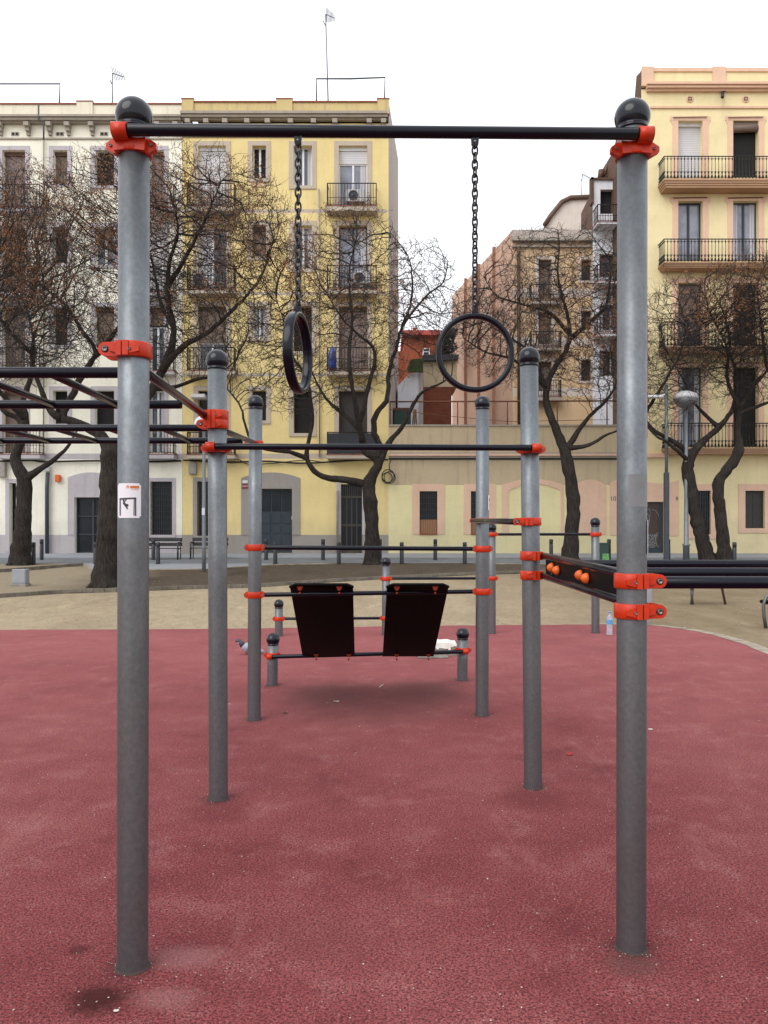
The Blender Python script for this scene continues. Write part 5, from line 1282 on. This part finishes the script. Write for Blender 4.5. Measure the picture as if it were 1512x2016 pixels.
# ================================================================ TREES
def grow(roots, clouds, step, infl, kill, seed, natt, maxit=170):
    rng = np.random.default_rng(seed)
    pos = []; par = []; rad = []; fixed = []
    for path in roots:                                   # path: list of (Vector, radius); first element may attach to earlier node
        prev = path[0][2] if len(path[0]) > 2 else -1
        pts = path
        if prev == 'near':
            d = [(Vector(p) - path[0][0]).length for p in pos]; prev = int(np.argmin(d)); pts = path[1:]
            base = Vector(pos[prev]); br = path[0][1]; L = [(base, br)] + [(q[0], q[1]) for q in pts]
        else: L = [(q[0], q[1]) for q in pts]
        sm = smoothline([Vector((*p, r)) for p, r in L], 8) if len(L) > 2 else smoothline([Vector((*p, r)) for p, r in L], 8)
        last = Vector(sm[0][:3]); 
        if prev == -1:
            pos.append(tuple(last)); par.append(-1); rad.append(sm[0][3]); prev = len(pos) - 1
        for q in sm[1:]:
            v = Vector(q[:3])
            if (v - last).length < step * .8: continue
            pos.append(tuple(v)); par.append(prev); rad.append(q[3]); prev = len(pos) - 1; last = v
    nfix = len(pos)
    att = []
    tot = sum(c[-1] for c in clouds)
    for (c, r, wt) in clouds:
        n = int(natt * wt / tot); u = rng.normal(size=(n, 3)); u /= np.linalg.norm(u, axis=1)[:, None]; u *= rng.random((n, 1)) ** (1 / 2.3)
        att.append(np.array(c) + u * np.array(r))
    att = np.concatenate(att)
    pos = np.array(pos, dtype=float); 
    d = np.linalg.norm(att[:, None, :] - pos[None], axis=2) if len(pos) * len(att) < 3e6 else np.stack([np.linalg.norm(att - p, axis=1) for p in pos], 1)
    # limbs low on the trunk do not sprout
    heights = pos[:, 2]; d[:, :] += 0
    ban = np.array([1e6 if rad[i] > .13 else 0 for i in range(nfix)]); d += ban[None]
    near_i = d.argmin(1); near_d = d.min(1); P_ = [tuple(p) for p in pos]; par = list(par)
    dirs = {}; childc = {}
    for it in range(maxit):
        ok = near_d < infl
        if not ok.any(): infl *= 1.25; 
        ok = near_d < infl
        if not ok.any(): break
        idx = np.nonzero(ok)[0]; ni = near_i[idx]; order = np.argsort(ni); idx = idx[order]; ni = ni[order]
        uniq, st = np.unique(ni, return_index=True); st = list(st) + [len(ni)]
        new = []
        for k, u in enumerate(uniq):
            a = att[idx[st[k]:st[k + 1]]]; v = a - np.array(P_[u]); v /= (np.linalg.norm(v, axis=1)[:, None] + 1e-9); s = v.sum(0); nl = np.linalg.norm(s)
            if nl < 1e-6: continue
            s = s / nl
            cc = childc.get(u, 0)
            if cc >= 3: continue
            s = s + rng.normal(size=3) * .20; s /= np.linalg.norm(s)
            if par[u] >= 0:
                o = np.array(P_[u]) - np.array(P_[par[u]]); ol = np.linalg.norm(o)
                if ol > 0: s = s + .5 * o / ol; s /= np.linalg.norm(s)
            p = np.array(P_[u]) + s * step; P_.append(tuple(p)); par.append(int(u)); new.append(len(P_) - 1); childc[u] = cc + 1
        if not new: break
        NP = np.array([P_[i] for i in new])
        for s0 in range(0, len(NP), 300):
            dd = np.linalg.norm(att[:, None, :] - NP[None, s0:s0 + 300], axis=2); mi = dd.argmin(1); md = dd[np.arange(len(att)), mi]; b = md < near_d
            near_d[b] = md[b]; near_i[b] = np.array(new)[s0 + mi[b]]
        keep = near_d > kill
        att = att[keep]; near_d = near_d[keep]; near_i = near_i[keep]
        if len(att) == 0: break
    return P_, par, rad, nfix
def tree(label, base, D, limbs, clouds, seed, natt, pods=1.0, podclouds=None, rmin=.0078, step=.15, kill=.19, twigs=2, rmax=.10):
    rng = random.Random(seed); b = Vector((X(base[0], D), D, tz(D))); t = thing('bare_tree', tuple(b), label, 'tree')
    roots = []
    for L in limbs:
        path = []
        for i, q in enumerate(L['p']):
            px, py = q[0], q[1]; dy = q[2] if len(q) > 2 else 0; w = q[3] if len(q) > 3 else None
            path.append([P(px, py, D) + Vector((0, dy, 0)) if not (i == 0 and L.get('root')) else Vector((X(px, D), D, tz(D) - .12)), 0])
        r0, r1 = L['r']; n = len(path)
        for i, e in enumerate(path):
            tt = i / (n - 1); e[1] = r0 + ((r1 if L.get('root') else r1 * .5) - r0) * tt ** .75
        path = [tuple(e) for e in path]
        if not L.get('root'): path[0] = (path[0][0], path[0][1], 'near')
        if L.get('root'):
            path[0] = (path[0][0], r0 * 1.3)
        roots.append(path)
    cl = [(tuple(P(c[0], c[1], D) + Vector((0, c[4] if len(c) > 4 else 0, 0))), (c[2] * D / F, (c[5] if len(c) > 5 else 2.4), c[3] * D / F), c[2] * c[3]) for c in clouds]
    Pn, par, rad, nfix = grow(roots, cl, step, 1.6, kill, seed, natt)
    N = len(Pn); kids = [[] for _ in range(N)]
    for i, p in enumerate(par):
        if p >= 0: kids[p].append(i)
    R_ = [0.0] * N
    for i in range(N - 1, -1, -1):
        v = sum(R_[k] ** 1.92 for k in kids[i]); R_[i] = max(v ** (1 / 1.92), rmin) if kids[i] else rmin
        if i < nfix: R_[i] = max(rad[i], 0)
        else: R_[i] = min(R_[i], rmax)
    # order: chains
    trunk = MB(); crown = MB(); done = set()
    def chain(s):
        c = [s]
        while True:
            ks = [k for k in kids[c[-1]] if k not in done]
            if not ks: break
            k = max(ks, key=lambda q: R_[q]); done.add(k); c.append(k)
        return c
    stack = [i for i in range(N) if par[i] < 0]
    for s in stack: done.add(s)
    starts = list(stack)
    while starts:
        s = starts.pop(); c = chain(s)
        pts = []; rs = []
        if par[s] >= 0: pts.append(Pn[par[s]]); rs.append(min(R_[par[s]], R_[s] * 1.15))
        for q in c: pts.append(Pn[q]); rs.append(R_[q])
        isT = c[0] < nfix
        cut = len(pts)
        if isT:
            kk = 0
            for q in c:
                if q < nfix: kk += 1
            cut = min(len(pts), kk + (1 if par[s] >= 0 else 0))
            mm = max(rs[:cut]); nn = 14 if mm > .1 else 8
            if cut > 1:
                P3 = pts[:cut]
                if mm > .1:
                    P3 = [Vector(p) + Vector((rng.uniform(-.02, .02), rng.uniform(-.02, .02), 0)) for p in P3]
                rs3 = [r_ * (1 + .16 * mn.noise(Vector(p_) * 2.6 + Vector((seed, 0, 0)))) * rng.uniform(.94, 1.07) for r_, p_ in zip(rs[:cut], P3)]
                trunk.tube(P3, rs3, nn)
            if cut < len(pts): crown.tube(pts[cut - 1:], rs[cut - 1:], 4, cap=False)
        elif len(pts) > 1:
            crown.tube(pts, rs, 5 if max(rs) > .03 else 3, cap=False)
        for q in c:
            for k in kids[q]:
                if k not in done: done.add(k); starts.append(k)
    # twigs
    tips = []
    for i in range(nfix, N):
        nk = len(kids[i])
        cnt = twigs if nk == 0 else (1 if rng.random() < .5 and R_[i] < .03 else 0)
        for _ in range(cnt):
            p = Vector(Pn[i]); o = p - Vector(Pn[par[i]]); o.normalize()
            d = (o + Vector((rng.gauss(0, .8), rng.gauss(0, .8), rng.gauss(.15, .7)))).normalized(); pts = [p]; L_ = rng.uniform(.08, .16)
            for s in range(rng.choice((3, 3, 4, 5))):
                d = (d + Vector((rng.gauss(0, .30), rng.gauss(0, .30), rng.gauss(.10, .28)))).normalized(); pts.append(pts[-1] + d * L_)
            crown.tube(pts, [rmin * (.95 - .5 * q_ / len(pts)) for q_ in range(len(pts))], 3, cap=False); tips.append(pts[-1])
            if rng.random() < .5:
                q = pts[1]; d2 = (d + Vector((rng.gauss(0, 1), rng.gauss(0, 1), rng.gauss(0, .8)))).normalized(); e = q + d2 * .1; crown.tube([q, e, e + (d2 + Vector((0, 0, .5))).normalized() * .07], [rmin * .7, rmin * .6, rmin * .4], 3, cap=False); tips.append(e)
    # roots flare
    for a in range(5):
        an = a * 1.3 + seed; r0 = limbs[0]['r'][0]
        trunk.tube([b + Vector((math.cos(an) * r0 * .5, math.sin(an) * r0 * .5, .3)), b + Vector((math.cos(an) * r0 * 1.0, math.sin(an) * r0 * 1.0, .10)), b + Vector((math.cos(an) * r0 * 1.7, math.sin(an) * r0 * 1.7, -.05))], [r0 * .35, r0 * .3, r0 * .1], 7)
    trunk.build('trunk', M['bark'], t); crown.build('crown', M['twig'], t)
    if pods > 0:
        pm = MB(); pc = podclouds
        for p in tips:
            dens = mn.noise(p * .55 + Vector((seed, 0, 0))) + .5 * mn.noise(p * 1.6)
            if pc:
                px = p.x * F / p.y + CX; py = CY - (p.z - H) * F / p.y; w = max(math.exp(-((px - c[0]) / c[2]) ** 2 - ((py - c[1]) / c[3]) ** 2) for c in pc)
            else: w = .6
            if rng.random() < pods * w * max(0, .55 + dens * 1.6):
                for _ in range(rng.choice((4, 6, 8))):
                    c_ = p + Vector((rng.gauss(0, .05), rng.gauss(0, .05), rng.gauss(-.03, .05))); s = rng.uniform(.016, .036) * D / 26
                    d1 = Vector((rng.gauss(0, 1), rng.gauss(0, 1), rng.gauss(0, 1))).normalized() * s; d2 = d1.orthogonal().normalized() * s * .55
                    pm.add([c_ - d1, c_ + d2, c_ + d1, c_ - d2], [(0, 1, 2, 3)])
        pm.build('seed_pods', M['pod'], t)
    return t
tree('bare tree with thick forked trunk at the far left, by the utility cabinet', (38, 1115), 29.5, [
    dict(root=1, p=[(38, 1115), (44, 1050), (47, 985), (48, 945)], r=(.34, .27)),
    dict(p=[(48, 945), (30, 905), (38, 875), (50, 830), (45, 790), (62, 735), (78, 680, -.5), (72, 620, -.8)], r=(.24, .07)),
    dict(p=[(50, 940), (72, 928), (95, 903, .5), (120, 870, .8), (140, 820, 1)], r=(.17, .05)),
    dict(p=[(42, 865), (15, 820, 1), (-20, 800, 1), (-60, 740, 1.2), (-90, 650, 1.2)], r=(.16, .05)),
    dict(p=[(50, 820), (10, 760, -1), (-10, 680, -1.5), (0, 600, -1.8)], r=(.12, .04))],
    [(20, 500, 190, 190), (-110, 560, 150, 200), (60, 640, 130, 130)], 3, 4400, 1.9, [(30, 430, 200, 120)])
tree('largest bare tree, leaning trunk behind the near left post, crown full of rusty pods', (208, 1157), dep(1157), [
    dict(root=1, p=[(208, 1157), (213, 1090), (217, 1010), (220, 940), (218, 890)], r=(.33, .26)),
    dict(p=[(222, 890), (195, 855), (150, 832), (105, 815), (82, 770), (62, 705), (70, 650)], r=(.17, .06)),
    dict(p=[(120, 822), (150, 735, .4), (172, 684, .6), (135, 630, .8), (95, 575, 1), (55, 545, 1)], r=(.10, .045)),
    dict(p=[(172, 684), (210, 635, .8), (235, 590, 1), (225, 520, 1.2), (190, 450, 1.3)], r=(.075, .035)),
    dict(p=[(226, 900), (258, 845), (292, 780), (322, 722), (342, 660), (331, 590), (333, 520), (350, 460), (345, 410)], r=(.18, .045)),
    dict(p=[(322, 722), (362, 690, -.3), (415, 665, -.5), (470, 620, -.6), (520, 560, -.6), (545, 480, -.5)], r=(.10, .035)),
    dict(p=[(300, 765), (335, 755, .5), (375, 735, .8), (415, 728, .8), (450, 700, .8)], r=(.08, .03)),
    dict(p=[(338, 640), (300, 580, .8), (280, 500, 1), (260, 430, 1)], r=(.07, .03)),
    dict(p=[(335, 560), (390, 510, -.8), (430, 440, -1), (450, 390, -1)], r=(.07, .03)),
    dict(p=[(64, 700), (20, 640, -.5), (-20, 560, -.6)], r=(.07, .03))],
    [(130, 520, 200, 170), (350, 490, 180, 150), (480, 470, 115, 120), (260, 400, 150, 80), (380, 620, 170, 120), (100, 640, 120, 110), (420, 400, 130, 80)], 5, 8600, 3.0, [(130, 430, 200, 140), (400, 430, 170, 130), (560, 440, 80, 90), (300, 360, 220, 80)], rmin=.0058, step=.135, kill=.19, rmax=.07)
tree('central bare tree with a long crooked limb reaching left, beside the narrow door', (733, 1113), dep(1113), [
    dict(root=1, p=[(733, 1113), (733, 1060), (731, 1010), (727, 970), (727, 945)], r=(.27, .25)),
    dict(p=[(725, 952), (705, 950), (675, 944), (645, 941), (622, 930), (606, 908), (604, 888), (610, 858), (616, 825), (611, 780), (606, 735)], r=(.17, .075)),
    dict(p=[(603, 900), (575, 892, -.3), (545, 889, -.4), (515, 882, -.5), (492, 856, -.5), (480, 810, -.5), (462, 780, -.5), (440, 760, -.5)], r=(.095, .04)),
    dict(p=[(728, 940), (744, 915), (735, 898), (720, 890), (714, 868), (707, 840), (717, 800), (726, 757), (738, 712), (732, 680), (703, 657), (670, 622), (645, 580)], r=(.20, .04)),
    dict(p=[(738, 920), (754, 895), (768, 868), (792, 840), (812, 800), (830, 775, -.3), (860, 762, -.5), (885, 748, -.5)], r=(.15, .05)),
    dict(p=[(742, 905), (748, 880), (736, 850), (740, 815), (762, 785), (766, 730), (780, 685), (790, 648), (808, 620), (842, 580), (872, 556), (882, 515)], r=(.14, .035)),
    dict(p=[(788, 650), (810, 590, .3), (812, 535, .4), (800, 490, .4), (770, 450, .5)], r=(.06, .025)),
    dict(p=[(707, 845), (680, 815, .5), (650, 790, .8), (628, 760, .8), (600, 700, .8)], r=(.11, .045)),
    dict(p=[(714, 868), (700, 800, -.6), (690, 720, -.9), (695, 640, -1), (690, 560, -1), (705, 480, -1)], r=(.11, .04)),
    dict(p=[(606, 740), (575, 700, .5), (560, 640, .5), (540, 580, .5)], r=(.07, .03))],
    [(700, 520, 100, 120), (600, 600, 120, 150), (820, 560, 85, 90), (520, 700, 90, 110), (740, 650, 90, 120), (860, 640, 60, 90), (600, 760, 120, 60)], 9, 4700, 1.1, [(630, 450, 110, 110), (560, 520, 100, 130), (720, 560, 90, 130)], rmin=.0078, kill=.235, step=.165)
tree('bare tree in front of the blind salmon arch, right of the ring', (1121, 1103), dep(1104), [
    dict(root=1, p=[(1121, 1103), (1126, 1050), (1129, 1000), (1126, 960), (1118, 915), (1112, 888)], r=(.29, .23)),
    dict(p=[(1112, 888), (1100, 858), (1087, 825), (1076, 790), (1080, 750), (1098, 715), (1115, 690), (1122, 655), (1116, 615), (1106, 580), (1098, 538), (1101, 487), (1098, 450)], r=(.20, .035)),
    dict(p=[(1118, 892), (1138, 850), (1160, 820), (1190, 792), (1215, 760, .4), (1235, 700, .6)], r=(.14, .045)),
    dict(p=[(1125, 884), (1155, 878, -.3), (1185, 860, -.5), (1213, 848, -.6), (1250, 820, -.8)], r=(.10, .04)),
    dict(p=[(1118, 655), (1088, 614, .3), (1052, 597, .5), (1020, 587, .6), (980, 570, .7), (955, 530, .7)], r=(.09, .03)),
    dict(p=[(1120, 665), (1142, 651, -.4), (1163, 632, -.5), (1184, 612, -.5), (1192, 580, -.5), (1194, 525, -.5), (1176, 496, -.5), (1146, 456, -.5)], r=(.10, .03)),
    dict(p=[(1080, 770), (1040, 735, -.4), (1000, 712, -.6), (950, 700, -.7), (905, 672, -.8)], r=(.10, .03)),
    dict(p=[(1078, 760), (1050, 690, .6), (1020, 660, .9), (990, 640, 1), (960, 620, 1)], r=(.08, .03)),
    dict(p=[(1190, 600), (1215, 560, .5), (1225, 500, .5)], r=(.06, .03))],
    [(1060, 560, 110, 110), (1150, 560, 110, 110), (1180, 700, 100, 110), (980, 620, 90, 90), (1050, 690, 130, 80), (930, 650, 60, 70)], 12, 6000, .8, [(1150, 660, 90, 70), (1190, 540, 80, 100)], rmin=.0078, kill=.235, step=.165)
tree('bare forked tree leaning left by the bowl lamp, right side', (1396, 1106), dep(1106), [
    dict(root=1, p=[(1396, 1106), (1382, 1060), (1368, 1005), (1357, 950), (1354, 915), (1362, 893)], r=(.28, .22)),
    dict(p=[(1358, 900), (1340, 878), (1312, 862), (1285, 845), (1268, 815, .3), (1262, 770, .5), (1280, 700, .6)], r=(.14, .05)),
    dict(p=[(1352, 905), (1325, 888, -.4), (1300, 872, -.6), (1272, 858, -.8), (1240, 820, -1)], r=(.10, .04)),
    dict(p=[(1364, 890), (1385, 868), (1412, 845), (1432, 822), (1445, 795), (1450, 740), (1430, 680), (1400, 620)], r=(.17, .045)),
    dict(p=[(1270, 815), (1300, 760, -.3), (1330, 700, -.5), (1340, 640, -.5)], r=(.08, .03)),
    dict(p=[(1415, 843), (1380, 790, .6), (1360, 740, .8), (1330, 690, .8)], r=(.09, .03))],
    [(1350, 660, 100, 120), (1310, 760, 75, 80), (1420, 640, 110, 110)], 21, 4800, 1.0, [(1400, 600, 100, 80)], rmin=.0078, kill=.235, step=.165)
tree('bare tree with a kinked trunk at the right edge, in front of the barred window', (1428, 1107), dep(1107), [
    dict(root=1, p=[(1428, 1107), (1423, 1060), (1418, 1010), (1414, 955), (1428, 930), (1448, 903), (1457, 880)], r=(.25, .18)),
    dict(p=[(1457, 880), (1452, 845), (1458, 805), (1480, 765), (1510, 730), (1540, 680)], r=(.16, .05)),
    dict(p=[(1456, 820), (1490, 800, -.4), (1530, 785, -.6), (1580, 740, -.8)], r=(.10, .04)),
    dict(p=[(1460, 800), (1440, 740, .4), (1450, 660, .6), (1430, 590, .6), (1400, 550, .6)], r=(.09, .03)),
    dict(p=[(1512, 728), (1490, 650, -.4), (1480, 570, -.5), (1500, 520, -.5)], r=(.08, .03))],
    [(1480, 620, 130, 120), (1570, 640, 120, 150), (1480, 720, 110, 80)], 33, 5800, 1.3, [(1480, 560, 130, 80)], rmin=.0078, kill=.235, step=.165)
# small evergreen far behind
t = thing('evergreen_tree', (X(880, 50), 50, tz(50)), 'dark evergreen tree glimpsed through the right gym ring between the red and peach houses', 'tree')
m = MB(); m.tube([(X(880, 50), 50, .4), (X(878, 50), 50, Z(700, 50)), (X(876, 50), 50, Z(665, 50))], [.2, .15, .04], 8); m.build('trunk', M['bark'], t)
m = MB(); rr = random.Random(3); blobs = [(P(rr.uniform(868, 890), rr.uniform(655, 715), 50) + Vector((0, rr.uniform(-1, 1), 0)), rr.uniform(.3, .6)) for _ in range(16)]
for c, r_ in blobs:
    for _ in range(220):
        d = Vector((rr.gauss(0, 1), rr.gauss(0, 1), rr.gauss(0, 1))).normalized(); p = c + d * r_ * rr.random() ** .4; u = Vector((rr.gauss(0, 1), rr.gauss(0, 1), rr.gauss(0, 1))).normalized() * .07; w = u.orthogonal().normalized() * .04
        m.add([p - u, p + w, p + u, p - w], [(0, 1, 2, 3)])
m.build('crown', M['ever'], t)
# ================================================================ LIGHT, SKY, CAMERA
EL, AZ = R(42), R(-40)
w = bpy.data.worlds.new('World'); sc.world = w; w.use_nodes = True; nt = w.node_tree; bg = nt.nodes['Background']
sky = nt.nodes.new('ShaderNodeTexSky'); sky.sky_type = 'NISHITA'; sky.sun_disc = False; sky.sun_elevation = EL; sky.sun_rotation = R(180) + AZ * 0 + R(-40); sky.air_density = 1; sky.dust_density = 4
mx = nt.nodes.new('ShaderNodeMix'); mx.data_type = 'RGBA'; mx.inputs[0].default_value = .90
mx.inputs[7].default_value = (14.5, 14.7, 15.3, 1)            # cloud layer radiance, scaled by the background strength
nt.links.new(sky.outputs[0], mx.inputs[6]); nt.links.new(mx.outputs[2], bg.inputs[0]); bg.inputs[1].default_value = .10
sun = bpy.data.lights.new('sun', 'SUN'); sun.energy = 1.7; sun.angle = R(45); sun.color = (1, .97, .93)
so = bpy.data.objects.new('sun', sun); COL.objects.link(so)
dirv = Vector((-math.sin(R(38)) * math.cos(EL), -math.cos(R(38)) * math.cos(EL), math.sin(EL)))   # towards the sun: behind the camera, left
so.rotation_euler = dirv.to_track_quat('Z', 'Y').to_euler(); so.location = (0, 0, 30)
sky.sun_rotation = math.atan2(dirv.x, dirv.y)
cam = bpy.data.cameras.new('camera'); co = bpy.data.objects.new('camera', cam); COL.objects.link(co); sc.camera = co
co.location = (0, 0, H); co.rotation_euler = (R(90), 0, 0); cam.sensor_fit = 'VERTICAL'; cam.sensor_height = 24; cam.lens = 24 * F / 2016; cam.shift_y = (CY - 1008) / 2016
cam.clip_end = 2000; cam.clip_start = .05
sc.view_settings.view_transform = 'Standard'; sc.view_settings.look = 'None'; sc.view_settings.exposure = 0; sc.view_settings.gamma = 1
